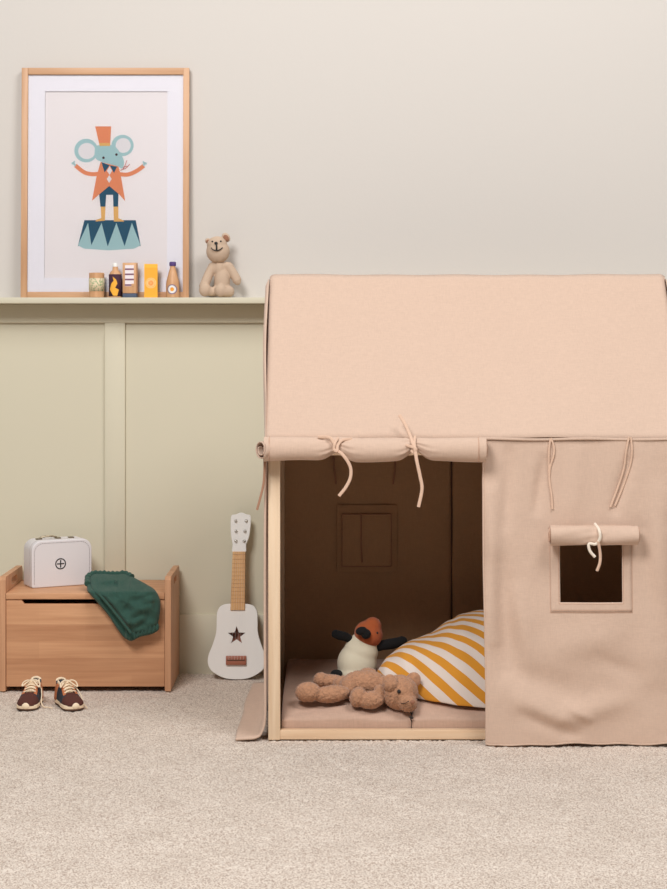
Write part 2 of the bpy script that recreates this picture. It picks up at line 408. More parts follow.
# wooden frame
for x0, x1, y0, y1 in ((XL+.009, XL+.043, .0, .034), (XL+.009, XL+.034, .755, .79), (XR-.043, XR-.009, 0, .034), (XR-.043, XR-.009, .755, .79)):
    build(box(x0, x1, y0, y1, 0, ZE-.012, .0015), 'post', M['pine'], tent)
build(box(XL+.043, XR-.043, .002, .030, .001, .027, .0012), 'floor_rail', M['pineh'], tent)
build(box(XL+.043, XR-.043, .760, .788, .001, .027, .0012), 'floor_rail', M['pineh'], tent)
build(box(XL+.043, XR-.043, .004, .028, ZE-.05, ZE-.022, .0012), 'eave_rail', M['pineh'], tent)
build(box(XL+.043, XR-.043, .762, .786, ZE-.05, ZE-.022, .0012), 'eave_rail', M['pineh'], tent)
build(box(XL+.02, XR-.02, .386, .414, ZR-.055, ZR-.028, .0012), 'ridge_pole', M['pineh'], tent)
for x in (XL+.024, XR-.024):
    for s in (-1, 1):
        a = Vector((x, .4+s*.385, ZE-.015)); b = Vector((x, .4, ZR-.035))
        build(tube([a, b], .011, 12, smooth=False), 'rafter', M['pine'], tent)
    build(box(x-.012, x+.012, .034, .755, .001, .027, .0012), 'floor_rail', M['pine'], tent)
# rear wall
XM = .39   # rear panel overlap seam
def rear_pt(x, z):
    bow = .010*math.sin(PI*min(max((x-XL)/(XR-XL), 0), 1))
    y = YB-.004-bow*.5+wob(x, z, 1.5)+.004*seg_g(x, z, .0, .45, .28, .2, .04)-.005*seg_g(x, z, .3, .3, .4, .1, .03)
    if abs(x-XM) < .02: y += .006*math.exp(-((x-XM)/.004)**2)
    return Vector((x, min(y, .803), z))
zx = sorted(list(np.linspace(XL+.002, XR-.002, 90))+[XM-.004, XM-.002, XM, XM+.002, XM+.004])
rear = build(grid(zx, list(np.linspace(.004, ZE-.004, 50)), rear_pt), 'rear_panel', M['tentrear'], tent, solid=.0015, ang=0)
build(tube([(XM, .789, .03), (XM+.001, .788, .4), (XM, .789, ZE-.06)], .003, 6), 'rear_seam', M['outsole'], tent)
def Pr(px, py): return P(px, py, .785)
a0, a1 = Pr(342, 566), Pr(391, 514)
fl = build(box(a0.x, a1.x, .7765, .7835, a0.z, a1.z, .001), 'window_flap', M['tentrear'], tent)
mb = MB()
for q in (((a0.x, a0.z), (a0.x, a1.z)), ((a0.x, a1.z), (a1.x, a1.z)), ((a1.x, a1.z), (a1.x, a0.z)), ((a1.x, a0.z), (a0.x, a0.z))):
    mb.add(tube([(q[0][0], .7762, q[0][1]), (q[1][0], .7762, q[1][1])], .0016, 6, smooth=False))
build(mb, 'stitching', M['cordd'], fl)
a0, a1 = Pr(337, 572), Pr(397, 505)
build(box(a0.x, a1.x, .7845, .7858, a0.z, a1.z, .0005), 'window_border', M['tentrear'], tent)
build(tube([Pr(361, 513)-Vector((0, .011, 0)), Pr(361, 540)-Vector((0, .012, 0)), Pr(362, 562)-Vector((0, .011, 0))], .0028, 6), 'window_tie', M['cordd'], tent)
for px in (333, 394):
    build(tube([Pr(px, 440)-Vector((0, .009, 0)), Pr(px+1, 465)-Vector((0, .010, 0)), Pr(px-1 if px > 350 else px+3, 484)-Vector((0, .009, 0))], .003, 6), 'wall_tie', M['cordd'], tent)
# front panel with window opening
FX0 = (483.0-HX)/350; WX0, WX1 = P(560.5, 0, -.04).x, P(622.5, 0, -.04).x; WZ0, WZ1 = P(0, 602.5, -.04).z, P(0, 541, -.04).z
def front_y(x, z):
    k = max(0, 1-z/ZE)
    y = -.0125-.0575*k**1.2
    y += wob(x, z, 1.6*(.3+.7*k))*1.3
    y += -.016*seg_g(x, z, .50, .15, .62, .075, .042)-.014*seg_g(x, z, .62, .075, .82, .12, .032)+.014*seg_g(x, z, .54, .085, .68, .03, .022)
    y += .012*seg_g(x, z, .55, .19, .70, .14, .04)-.010*seg_g(x, z, .66, .115, .72, .075, .012)
    y += .018*seg_g(x, z, .47, .50, .50, .22, .035)-.016*seg_g(x, z, .445, .70, .455, .30, .025)-.010*seg_g(x, z, .52, .42, .55, .24, .03)
    y += -.014*seg_g(x, z, .93, .70, .90, .2, .04)+.014*seg_g(x, z, .88, .60, .92, .30, .032)+.010*seg_g(x, z, .96, .62, .98, .1, .03)
    y += -.008*seg_g(x, z, .62, .27, .78, .30, .045)+.011*seg_g(x, z, .60, .80, .58, .66, .018)+.010*seg_g(x, z, .84, .80, .80, .66, .018)
    y += .008*seg_g(x, z, .50, .82, .49, .62, .018)-.007*seg_g(x, z, .69, .82, .68, .64, .03)+.006*seg_g(x, z, .75, .24, .86, .2, .025)
    if x < FX0+.012: y += .004*(1-(x-FX0)/.012)
    return y
def front_pt(x, z):
    xx = x+(.003*math.sin(6*z+1) if x < FX0+.001 else 0)
    zz = z
    if z < .02: zz = z-.003+.002*math.sin(21*x)+.0015*math.sin(47*x+1)-.004*math.exp(-((x-FX0-.01)/.02)**2)+.003
    return Vector((xx, front_y(x, z), zz))
xs_ = sorted(set(list(np.linspace(FX0, XR+.004, 110))+[WX0, WX1])); zs_ = sorted(set(list(np.linspace(.004, ZE-.002, 120))+[WZ0, WZ1]))
front = build(grid(xs_, zs_, front_pt, skip=lambda x, z: WX0 < x < WX1 and WZ0 < z < WZ1), 'front_panel', M['tent'], tent, solid=.002, ang=0)
# hem on the door edge and bottom
build(tube([front_pt(FX0, z)+Vector((.001, -.001, 0)) for z in np.linspace(.006, ZE-.02, 40)], .0028, 6, n=2), 'door_edge_hem', M['tent'], tent)
build(tube([front_pt(x, .004)+Vector((0, -.0005, .002)) for x in np.linspace(FX0, XR, 60)], .0026, 6, n=2), 'bottom_hem', M['tent'], tent)
# window border: patch ring raised off the panel
BX0, BX1, BZ0, BZ1 = P(550.5, 0, -.04).x, P(632.5, 0, -.04).x, P(0, 612.5, -.04).z, P(0, 526, -.04).z
gx = sorted(set(list(np.linspace(BX0, BX1, 24))+[WX0, WX1])); gz = sorted(set(list(np.linspace(BZ0, BZ1, 24))+[WZ0, WZ1]))
wb = build(grid(gx, gz, lambda x, z: Vector((x, front_y(x, z)-.0011, z)), skip=lambda x, z: WX0 < x < WX1 and WZ0 < z < WZ1), 'window_border', M['tent'], tent, solid=.0010, ang=0)
mb = MB()
for (x0, z0, x1, z1) in ((BX0, BZ0, BX1, BZ0), (BX0, BZ0, BX0, BZ1), (BX1, BZ0, BX1, BZ1), (WX0-.004, WZ0-.004, WX1+.004, WZ0-.004), (WX0-.004, WZ0-.004, WX0-.004, WZ1), (WX1+.004, WZ0-.004, WX1+.004, WZ1), (BX0+.006, BZ0+.006, BX1-.006, BZ0+.006)):
    mb.add(tube([(x0+(x1-x0)*t, front_y(x0+(x1-x0)*t, z0+(z1-z0)*t)-.0017, z0+(z1-z0)*t) for t in np.linspace(0, 1, 16)], .0007, 6, smooth=False))
build(mb, 'stitching', M['tentseam'], wb)
def roll(x0, x1, cfun, rfun, crease, nseg=40, nx=120, seed=0):
    def fn(x, a):
        r = rfun(x); c = cfun(x)
        r2 = r*(1+crease(x, a)); return Vector((x, c[0]+r2*.9*math.cos(a), c[1]+r2*math.sin(a)))
    return grid(list(np.linspace(x0, x1, nx)), [2*PI*k/nseg for k in range(nseg)], fn, wrap_v=True)
# rolled-up window blind
def wcr(x, a): return .05*math.sin(3*a+20*x)-.10*math.exp(-((x-.725)/.012)**2)+.04*math.sin(7*a+60*x)*math.exp(-((x-.725)/.04)**2)
X0, X1 = P(549.5, 0, -.05).x, P(637, 0, -.05).x; zc = P(0, 535.5, -.055).z
wr = build(roll(X0, X1, lambda x: (-.062+.0, zc+.001*math.sin(30*x)), lambda x: .0265, wcr), 'rolled_blind', M['tent'], tent, ang=60)
for X, s in ((X0, -1), (X1, 1)):   # the spiral of layers at the blind's ends
    sp = [Vector((X+s*.0015, -.062+(.024-.0016*k)*.9*math.cos(.75*k+1), zc+(.024-.0016*k)*math.sin(.75*k+1))) for k in range(14)]
    build(tube(sp, .0022, 6, n=3), 'roll_end', M['tentseam'], wr)
def pw(l, Y): return [P(a, b, Y+(c if c else 0)) for a, b, c in l]
build(tube(pw([(595, 524, .015), (599, 530, -.03), (600, 538, -.036), (596, 544, -.03), (589, 544, -.03), (590, 551, -.03), (595, 557, -.03)], -.055), .0042, 8), 'window_tie', M['cordw'], wr)
build(tube(pw([(598, 541, -.034), (600, 552, -.028), (600, 562, -.028), (597, 571, -.028)], -.055), .0042, 8), 'window_tie', M['cord'], wr)
# rolled-up door
TX1, TX2 = P(337, 0, -.05).x, P(415, 0, -.05).x; XE = P(485.5, 0, -.04).x
def drad(x):
    r = .0335-.0045*math.sin(PI*min(max((x+.2)/.63, 0), 1))*0
    r -= .0120*math.exp(-((x-TX1)/.03)**2)+.0130*math.exp(-((x-TX2)/.028)**2)
    r += .0015*math.sin(19*x); return r
def dcen(x): return (-.048, ZE+.005-drad(x)-.001-.0015*math.sin(8*x))
def dcr(x, a):
    g = math.exp(-((x-TX1)/.045)**2)+math.exp(-((x-TX2)/.045)**2)
    return .02*math.sin(2*a+9*x)+.055*g*math.sin(9*a+35*x)+.04*g*math.sin(14*a-22*x)
dr = build(roll(P(264, 0, -.05).x, XE, dcen, drad, dcr, 56, 170), 'rolled_door', M['tent'], tent, ang=60)
for xx in (P(479, 0, -.08).x, P(269, 0, -.08).x):
    build(tube([Vector((xx, dcen(xx)[0]+(drad(xx)+.0005)*.9*math.cos(a), dcen(xx)[1]+(drad(xx)+.0005)*math.sin(a))) for a in np.linspace(0, 2*PI, 30)], .0014, 6, smooth=False), 'hem_fold', M['tentseam'], dr)
Xd = P(266, 0, -.05).x
c = dcen(Xd); mb = MB()
ax = Vector((-.80, -.60, .02)).normalized(); e1 = ax.cross(Vector((0, 0, 1))).normalized(); e2_ = e1.cross(ax)
c0 = Vector((Xd-.004, c[0]-.006, c[1]))
def spir(u, a):      # the loose curl of cloth at the roll's end
    th = 3.4*PI*a; r = .0315-.016*a-.003*u
    return c0+ax*(-.016+.030*u)+(e1*math.cos(th+2.4)+e2_*math.sin(th+2.4))*r
mb.add(grid([0, .3, .6, .85, 1.0], list(np.linspace(0, 1, 90)), spir))
build(mb, 'roll_end', M['tent'], dr, solid=.0022, ang=60)
Xe = XE
sp = [Vector((Xe+.0015, dcen(Xe)[0]+(.032-.002*k)*.9*math.cos(.7*k), dcen(Xe)[1]+(.032-.002*k)*math.sin(.7*k))) for k in range(14)]
build(tube(sp, .0024, 6, n=3), 'roll_end', M['tentseam'], dr)
tape = dict(flat=.55)
build(tube(pw([(318, 437, .03), (329, 437.5, .018), (334, 443, .012), (337, 450, .012), (343, 455, 0), (350, 466, 0), (350.5, 477, 0), (346, 487, 0), (339, 496, 0)], -.09), .0046, 8, **tape), 'door_tie', M['cord'], dr)
build(tube(pw([(352, 439, .03), (343, 440, .022), (338, 445, .012), (337, 451, .006), (334, 449, .008), (335, 443, .01), (338, 438, .03)], -.09), .0040, 8, **tape), 'door_tie', M['cord'], dr)
build(tube(pw([(399.5, 415, .075), (405, 424, .06), (410, 435, .04), (413, 444, .012), (415, 450, .006), (417, 462, 0), (420, 476, 0), (422, 489, 0), (418.5, 507, 0)], -.09), .0048, 8, **tape), 'door_tie', M['cord'], dr)
build(tube(pw([(406, 445, .018), (412, 447, .008), (416, 449, .004), (414, 453, .008), (411, 450, .01)], -.09), .0040, 8, **tape), 'door_tie', M['cord'], dr)
build(tube(pw([(415, 436, .03), (414.5, 442, .016), (415, 449, .004), (415.5, 455, .01), (416, 460, .03)], -.09), .0038, 8, **tape), 'door_tie', M['cord'], dr)
# hanging ties on the front panel
def ontent(l, o=.006):
    r = []
    for px, py in l:
        p = P(px, py, -.03); p = P(px, py, front_y(p.x, p.z)-o); r.append(p)
    return r
for l in ([(551, 438), (554, 447), (553.5, 456), (550, 468), (549.5, 482), (551.5, 494), (552.5, 509)], [(550.5, 438), (549, 452), (549, 470), (550, 486)],
          [(629, 437), (626, 452), (624, 468), (618, 487), (610.5, 507)], [(631, 437), (632, 450), (630.5, 464), (624, 484), (615, 506)]):
    build(tube(ontent(l), .0028, 8, flat=.5), 'wall_tie', M['cord'], tent)
build(tube(pw([(264.5, 458, 0), (264.5, 470, 0), (263.5, 484, 0), (260.5, 497, 0), (257, 510, 0)], -.03), .0034, 8, flat=.6), 'wall_tie', M['cordd'], tent)

# ---------------------------------------------------------------- folding mattress in the tent
matt = thing('floor_mattress', 'brown-pink three-section folding floor mattress lying inside the tent', 'mattress', (.41, .39, .006))
MX0, MX1 = XL+.0445, XR-.0445; MW = (MX1-MX0)/3
def mtop(Y): return .101-.043*math.exp(-max(Y-.031, 0)/.09)
for i in range(3):
    x0, x1 = MX0+i*MW+.001, MX0+(i+1)*MW-.001
    def cs(x, a):
        # closed rounded section in (Y,z)
        e = min(x-x0, x1-x); sh = 1-.9*math.exp(-e/.006)
        y0, y1 = .0325+.004*(1-sh), .753-.004*(1-sh)
        ca, sa = math.cos(a), math.sin(a); p = .22
        yy = (y0+y1)/2+(y1-y0)/2*math.copysign(abs(ca)**p, ca)
        t = math.copysign(abs(sa)**p, sa)
        top = mtop(yy)-.010*(1-sh)+.0022*math.sin(26*x+9*yy)*sh+.0016*math.sin(41*yy-14*x)*sh-.003*math.exp(-((yy-.10-.06*math.sin(7*x))/.012)**2)
        bot = .006+.006*(1-sh)
        return Vector((x, yy, (top+bot)/2+(top-bot)/2*t))
    q = sorted([x0, x0+.002, x0+.005, x0+.010, x1-.010, x1-.005, x1-.002, x1]+list(np.linspace(x0+.02, x1-.02, 26)))
    A = []
    for k in range(120): A.append(2*PI*k/120)
    g = grid(q, A, cs, wrap_v=True); nA = len(A)
    g[1].append(tuple(range(nA))); g[1].append(tuple(len(g[0])-nA+k for k in range(nA))[::-1])
    cu = build(g, 'cushion', M['mattress'], matt, ang=70)
    pts = [cs((x0+x1)/2, 0) for _ in range(1)]
xs2 = MX0+MW
build(tube([(xs2+.004, .030, .074), (xs2+.001, .026, .066), (xs2-.003, .0275, .056), (xs2+.001, .0275, .045)], .0016, 6), 'toggle_cord', M['dark'], matt)
build(tube([(xs2-.006, .029, .060), (xs2+.004, .0245, .057)], .0028, 8, smooth=False), 'toggle', M['dark'], matt)

# ---------------------------------------------------------------- striped duvet
def interp(x, tab):
    if x <= tab[0][0]: return tab[0][1]
    for (a, b), (c_, d) in zip(tab, tab[1:]):
        if x <= c_: t = (x-a)/(c_-a); t = t*t*(3-2*t)*.5+t*.5; return b+(d-b)*t
    return tab[-1][1]
crest = [((p-HX)*5.22/F, CZ-(y-HY)*5.22/F) for p, y in ((372, 690), (378, 669), (388, 659), (405, 648), (416, 644), (432, 639), (452, 626), (464, 621), (486, 617), (530, 611), (575, 615), (610, 640), (630, 690))]
frontY = [((p-HX)*5.08/F, y) for p, y in ((372, .20), (385, .15), (410, .12), (436, .085), (460, .062), (486, .050), (560, .05), (610, .10), (640, .22))]
backY = [((p-HX)*5.3/F, y) for p, y in ((372, .24), (390, .36), (420, .46), (480, .58), (560, .60), (610, .5), (640, .3))]
duv = tag(None or build(([], []), 'x', M['stripes']), 'x', 'x'); bpy.data.objects.remove(duv)
def duvet():
    x0, x1 = crest[0][0]+.002, crest[-1][0]; us = list(np.linspace(x0, x1, 110)); nv = 96; V = []; UV = []; Fc = []
    for x in us:
        zt = interp(x, crest); fy, by = interp(x, frontY), interp(x, backY); row = []
        e = sstep(0, .03, x-x0)*sstep(0, .05, x1-x)
        fy, by = (fy+by)/2-(by-fy)/2*(.05+.95*e), (fy+by)/2+(by-fy)/2*(.05+.95*e)
        for k in range(nv):
            a = 2*PI*k/nv-PI/2     # start at bottom, go round over the front
            ca, sa = math.cos(a), math.sin(a)
            y = (fy+by)/2-(by-fy)/2*math.copysign(abs(ca)**.8, ca)
            zb = mtop(y)+.002
            if sa >= 0: z = zb+.016+(max(zt, .12)-zb-.016)*abs(sa)**1.05
            else: z = zb+.016-.016*abs(sa)**.6
            row.append(Vector((x, y, z)))
        s = 0; L_ = [0]
        for k in range(1, nv): s += (row[k]-row[k-1]).length; L_.append(s)
        for k in range(nv):
            p = row[k].copy(); s = L_[k]-L_[nv//4]; up = max(0, math.sin(2*PI*k/nv-PI/2))
            d = .0035*math.sin(32*x+55*p.z)+.0026*math.sin(60*p.z-25*x+1)+.007*seg_g(x, p.z, .205, .225, .235, .12, .012)-.008*seg_g(x, p.z, .22, .24, .245, .14, .012)
            d += .012*seg_g(x, p.z, .36, .29, .44, .25, .012)-.009*seg_g(x, p.z, .35, .26, .44, .22, .012)
            if up > .05: p.y -= d*up
            V.append(p)
            q = (.60*x+.80*s+.004*math.sin(9*x+14*s)-.012*sstep(.12, .25, p.z)*sstep(.3, .45, x)*math.sin(20*x))/.0530
            UV.append((q, s))
    n = len(us)
    for i in range(n-1):
        for j in range(nv-1): Fc.append((i*nv+j, (i+1)*nv+j, (i+1)*nv+j+1, i*nv+j+1))
        Fc.append((i*nv+nv-1, (i+1)*nv+nv-1, (i+1)*nv, i*nv))
    Fc.append(tuple(range(nv))); Fc.append(tuple((n-1)*nv+k for k in range(nv))[::-1])
    m = MB(); m.v = V; m.f = Fc; m.m = [0]*len(Fc); m.uv = UV; return m
tag(build(duvet(), 'duvet', M['stripes'], ang=0, origin=(.35, .3, .10)), 'mustard and white striped duvet heaped on the mattress inside the tent', 'duvet')

# ---------------------------------------------------------------- lying brown bear
YBr = .13
bear = thing('teddy_bear', 'fluffy brown teddy bear lying on its back on the mattress inside the tent', 'teddy bear', P(365, 705, YBr))
def e2(px, py, rx, rz, ry, Y=YBr, rot=0, s=(CD+YBr)/F):
    return ell(P(px, py, Y), (rx*s, ry*s, rz*s), roty(rot))
mb = MB()
for a in ((366, 684, 24, 13.5, 15, .14, 4), (351, 687, 12, 12, 14, .14, 0), (380, 686, 10, 11, 13, .14, 0), (331, 694, 19, 8.3, 9, .09, -6), (308, 692, 13, 9.5, 10, .085, 0), (330, 681, 15, 6.5, 8, .20, 0), (321, 680, 8, 7.5, 8, .20, 0), (343, 684, 10, 8, 9, .17, 0),
          (371, 700, 13, 8.5, 9, .055, -8), (358, 697, 8, 10, 9, .06, 20), (380, 694, 7, 9, 9, .075, 0), (368, 673, 9, 5, 7, .20, 0)):
    mb.add(e2(*a[:5], Y=a[5], rot=a[6]))
plush(mb, 'body', M['plushbrown'], bear, .0024, 6, fur=.0014)
mb = MB()
for a in ((400, 692.5, 18, 17, 17, .075, 0), (407, 702, 10.5, 9, 11, .045, 35), (391, 684, 8, 7.5, 9, .05, 0)): mb.add(e2(*a[:5], Y=a[5], rot=a[6]))
hd = plush(mb, 'head', M['plushbrown'], bear, .0022, 6, fur=.0012)
for a in ((413, 680.5, 7.5, 8.5, 4, .09, 30), (389.5, 681, 7, 6.5, 3.2, .050, -30)): build(e2(*a[:5], Y=a[5], rot=a[6]), 'ear', M['plushbrown'], hd, ang=0)
build(e2(399, 691.5, 1.9, 1.9, 1.6, Y=.024), 'eye', M['black'], hd, ang=0)
build(tube([P(a, b, c_) for a, b, c_ in ((401, 703.5, .018), (405, 703.2, .010), (409, 701, .008))], .0011, 6), 'mouth', M['dark'], hd)
build(e2(412.5, 702, 2.4, 2, 1.6, Y=.007), 'nose', M['earbrown'], hd, ang=0)
# ---------------------------------------------------------------- bird plush
YP = .36
bird = thing('plush_bird', 'rust-headed plush bird with cream belly and black wings sitting behind the brown bear', 'soft toy', P(358, 680, YP))
sP = (CD+YP)/F
mb = MB()
mb.add(ell(P(357, 663, YP), (20*sP, 17*sP, 21*sP), roty(10))); mb.add(ell(P(361, 651, YP), (17.5*sP, 15*sP, 16*sP), roty(12))); mb.add(ell(P(364, 643, YP), (14*sP, 13*sP, 12*sP), roty(12))); mb.add(ell(P(356, 672, YP), (19*sP, 18*sP, 10*sP)))
bb = plush(mb, 'body', M['feltcream'], bird, .003, 22)
mb = MB(); mb.add(ell(P(368.5, 634, YP-.005), (14.5*sP, 14*sP, 13.5*sP), roty(20))); mb.add(ell(P(372, 627.5, YP-.005), (9.5*sP, 10*sP, 10.5*sP), roty(20)))
hd = plush(mb, 'head', M['feltorange'], bird, .003, 5)
mb = MB(); mb.add(ell(P(361.5, 631, YP-.052), (6*sP, 6*sP, 4.2*sP), roty(-10))); mb.add(ell(P(366, 634, YP-.05), (5*sP, 6*sP, 5*sP), roty(30)))
plush(mb, 'beak', M['feltblack'], hd, .0018, 3)
build(ell(P(377, 633, YP-.036), (1.3*sP, 1.2*sP, 1.4*sP)), 'eye', M['black'], hd, ang=0)
for pts, r in (([P(352, 641, YP), P(346, 637, YP-.01), P(340, 635.5, YP-.02), P(336, 634, YP-.02)], .0145), ([P(374, 648, YP), P(384, 645, YP-.0), P(393, 643.5, YP+.01), P(402, 641, YP+.02)], .0165)):
    mb = MB().add(tube(pts, r, 12, rf=lambda t: .75+.5*t*(1.15-t)*1.6)); mb.add(ell(pts[-1], (r*1.0, r*.8, r*.9)))
    plush(mb, 'wing', M['feltblack'], bird, .0025, 3)
for a, b in ((336.5, 673.5), (373, 676)):
    build(ell(P(a, b, YP-.035), (6*sP, 9*sP, 3.6*sP)), 'foot', M['feltblack'], bird, ang=0)

# ---------------------------------------------------------------- storage bench
BY0, BY1 = .67, .985
bench = thing('storage_bench', 'low wooden toy storage bench with lid and raised side panels beside the wall', 'storage bench', (-.805, .83, 0))
bxl0, bxl1, bxr0, bxr1 = -1.083, -1.063, -.547, -.527
def side_panel_b(x0, x1):
    ol = [(BY0+.002, .002), (BY1, .002)]+[(BY1, .358), (BY1-.012, .370)]+[(BY0+.014, .373), (BY0+.002, .362)]
    hole = rrect(.775, .878, .331, .354, .009)
    v, f = plate([smooth_loop(ol, 1), hole], (x1-x0)/2, .0012)
    return ([Vector(((x0+x1)/2+p[2], p[0], p[1])) for p in v], f)
build(side_panel_b(bxl0, bxl1), 'side_panel', M['beechs'], bench)
build(side_panel_b(bxr0, bxr1), 'side_panel', M['beechs'], bench)
build(box(bxl1+.001, bxr0-.001, BY0+.003, BY1-.004, .300, .320, .0015), 'lid', M['beech'], bench)
sl = lambda px: (px-HX)*5.675/F
ol = [(bxl1+.001, .016), (bxr0-.001, .016), (bxr0-.001, .2985), (sl(151), .2985), (sl(148), .284), (sl(24), .284), (sl(21), .2985), (bxl1+.001, .2985)]
v, f = plate([ol], .008, .001); build(([Vector((p[0], BY0+.016+p[2], p[1])) for p in v], f), 'front_board', M['beech'], bench)
build(box(bxl1+.001, bxr0-.001, BY1-.018, BY1-.002, .016, .298, .001), 'back_board', M['beech'], bench)
build(box(bxl1+.001, bxr0-.001, BY0+.026, BY1-.02, .03, .042, .001), 'bottom_board', M['beech'], bench)

# ---------------------------------------------------------------- toy suitcase
a = Vector((-.995, .772)); b_ = Vector((-.810, .866)); ang = math.atan2(b_.y-a.y, b_.x-a.x); Wc = (b_-a).length; Hc = .155; Dc = .092
case = thing('toy_suitcase', 'white toy doctor suitcase with a round black cross emblem standing on the bench lid', 'toy suitcase', (a.x, a.y, .3205), ang)
ol = rrect(0, Wc, 0, Hc, .012, 4); R_ = .034
ol = []
for cx, cy, r, a0 in ((Wc-R_, Hc-R_, R_, 0), (R_, Hc-R_, R_, 90), (.006, .006, .006, 180), (Wc-.006, .006, .006, 270)):
    for k in range(8): t = math.radians(a0+90*k/7); ol.append((cx+r*math.cos(t), cy+r*math.sin(t)))
v, f = plate([ol], Dc/2, .0035, 3); rot = lambda v, d: [Vector((p[0], d+p[2], p[1])) for p in v]
sc_body = build((rot(v, Dc/2), f), 'body', M['suitcase'], case, local=True)
# lid seam and stitching round the front face
def inset(ol, d):
    c_ = Vector((Wc/2, Hc/2)); return [(c_.x+(p[0]-c_.x)*(1-2*d/Wc), c_.y+(p[1]-c_.y)*(1-2*d/Hc)) for p in ol]
mb = MB(); ii = inset(ol, .0085); per = ii+[ii[0]]
dist = 0
for p, q in zip(per, per[1:]):
    p, q = Vector(p), Vector(q); L_ = (q-p).length; nn = max(1, int(L_/.0045))
    if p.y < .012 and q.y < .012: continue
    for k in range(nn):
        s0 = p.lerp(q, (k+.15)/nn); s1 = p.lerp(q, (k+.7)/nn)
        mb.add(tube([(s0.x, -.0003, s0.y), (s1.x, -.0003, s1.y)], .0008, 5, smooth=False))
build(mb, 'stitching', flatcol('grey_stitch', 120, 108, 110), case, local=True)
mb = MB(); loop = ol+[ol[0]]
mb.add(tube([(p[0]+(p[0]-Wc/2)*.004, .022, p[1]+(.0004 if p[1] > .1 else 0)) for p in loop], .0007, 5, smooth=False))
build(mb, 'lid_seam', flatcol('pale_seam', 190, 180, 176), case, local=True)
# emblem: ring with a cross
cx, cz, r = Wc*.475, Hc*.49, .0185
circ = lambda r, n=40: [(cx+r*math.cos(2*PI*k/n), cz+r*math.sin(2*PI*k/n)) for k in range(n)]
mb = MB()
v, f = plate([circ(r), circ(r-.0034)], .0005); mb.add(([Vector((p[0], -.0004+p[2], p[1])) for p in v], f))
mb.add(box(cx-.0018, cx+.0018, -.0009, 0, cz-.0125, cz+.0125, 0)); mb.add(box(cx-.0125, cx+.0125, -.00095, 0, cz-.0018, cz+.0018, 0))
build(mb, 'emblem', M['black'], case, local=True, smooth=False)
hx = Wc*.34
build(tube([(hx-.032, .045, Hc+.001), (hx-.024, .045, Hc+.006), (hx, .045, Hc+.0095), (hx+.024, .045, Hc+.006), (hx+.032, .045, Hc+.001)], .0032, 8), 'handle', M['brass'], case, local=True)
for x in (hx-.033, hx+.033, Wc*.72):
    build(box(x-.009, x+.009, .036, .054, Hc-.0015, Hc+.004, .001), 'fitting', M['brass'], case, local=True)

# ---------------------------------------------------------------- dark green trousers draped over the bench edge
def lidY(py):   # where the cloth lies: over the lid top, then down the front
    if py <= 592: return .655+(592-py)/20*.17
    return .655-.004*sstep(592, 600, py)
def pillow(outline, cen, Yoff, bulge, rings=26, wr=None, lay=0):
    ol = smooth_loop(outline, 8); N = len(ol); V = []; Fc = []
    for side in (0, 1):
        for r in range(rings+1):
            t = r/rings; t = 1-(1-t)**1.6
            for k in range(N):
                px = cen[0]+(ol[k][0]-cen[0])*t; py = cen[1]+(ol[k][1]-cen[1])*t
                th = math.sqrt(max(0, 1-t**5))
                Y = lidY(py)-Yoff
                if side == 0:
                    Y -= bulge*th+(wr(px, py)*th if wr else 0); p = P(px, py, Y)
                else:
                    p = P(px, py, Y+.001)
                    if py > 594: p = P(px, py, min(Y+.001, .660))
                if side == 0 and py < 592: p.z = max(p.z, .3235)
                if side == 1 and py < 592 and t < .999: p.z = .3225
                V.append(p)
    n1 = (rings+1)*N
    for r in range(rings):
        for k in range(N):
            k2 = (k+1) % N
            Fc.append((r*N+k, (r+1)*N+k, (r+1)*N+k2, r*N+k2)); Fc.append((n1+r*N+k, n1+r*N+k2, n1+(r+1)*N+k2, n1+(r+1)*N+k))
    for k in range(N):
        k2 = (k+1) % N; Fc.append((rings*N+k, n1+rings*N+k, n1+rings*N+k2, rings*N+k2))
    return (V, Fc)
from mathutils import noise
def w1(px, py):
    n = noise.noise(Vector((px*.07, py*.11, 2.3)))*.010+noise.noise(Vector((px*.19+4, py*.15, 7.1)))*.004
    n *= 1.7; n += noise.noise(Vector((px*.55, py*.10, 1)))*.018*sstep(600, 577, py)
    n += abs(noise.noise(Vector((px*.05+py*.06, py*.05-px*.02, 5))))*.012
    return (n+.008*seg_g(px, py, 108, 600, 132, 630, 3.5)-.006*seg_g(px, py, 117, 598, 138, 626, 5)+.006*seg_g(px, py, 151, 596, 152, 622, 3)
            -.005*seg_g(px, py, 96, 588, 140, 582, 3)+.006*seg_g(px, py, 100, 581, 128, 580, 2)+.004*seg_g(px, py, 135, 596, 147, 622, 2.5))
tr = thing('trousers', 'dark green cloth trousers draped over the front edge of the wooden bench', 'trousers', (-.66, .70, .321))
outA = [(89, 577), (97, 573), (112, 574), (126, 573), (133, 577), (146, 584), (155, 590), (160, 600), (160, 612), (157, 625), (148, 632), (134, 634), (126, 626), (114, 610), (103, 599), (94, 592)]
mb = MB().add(pillow(outA, (128, 602), .006, .030, wr=w1)); build(mb, 'front_leg', M['greencloth'], tr, ang=60)
outB = [(87, 580), (92, 576), (104, 590), (118, 606), (128, 620), (136, 634), (134, 640), (126, 639), (118, 630), (108, 615), (97, 602), (89, 592)]
build(pillow(outB, (110, 608), -.0, .014, wr=lambda a, b: .002*math.sin(.8*a-.6*b)), 'rear_leg', M['greencloth'], tr, ang=60)
outC = [(126, 628), (140, 630), (156, 622), (159, 629), (152, 634), (140, 637), (131, 641), (125, 637)]
build(pillow(outC, (141, 632), .006, .020, wr=lambda a, b: .0035*math.sin(1.6*a)), 'cuff', M['greencloth'], tr, ang=60)
wv = [(87.5, 584, -.012), (88, 577, -.010), (94, 573.5, -.01), (104, 573.5, -.01), (114, 574, -.01), (125, 573.5, -.01), (132, 577, -.01)]
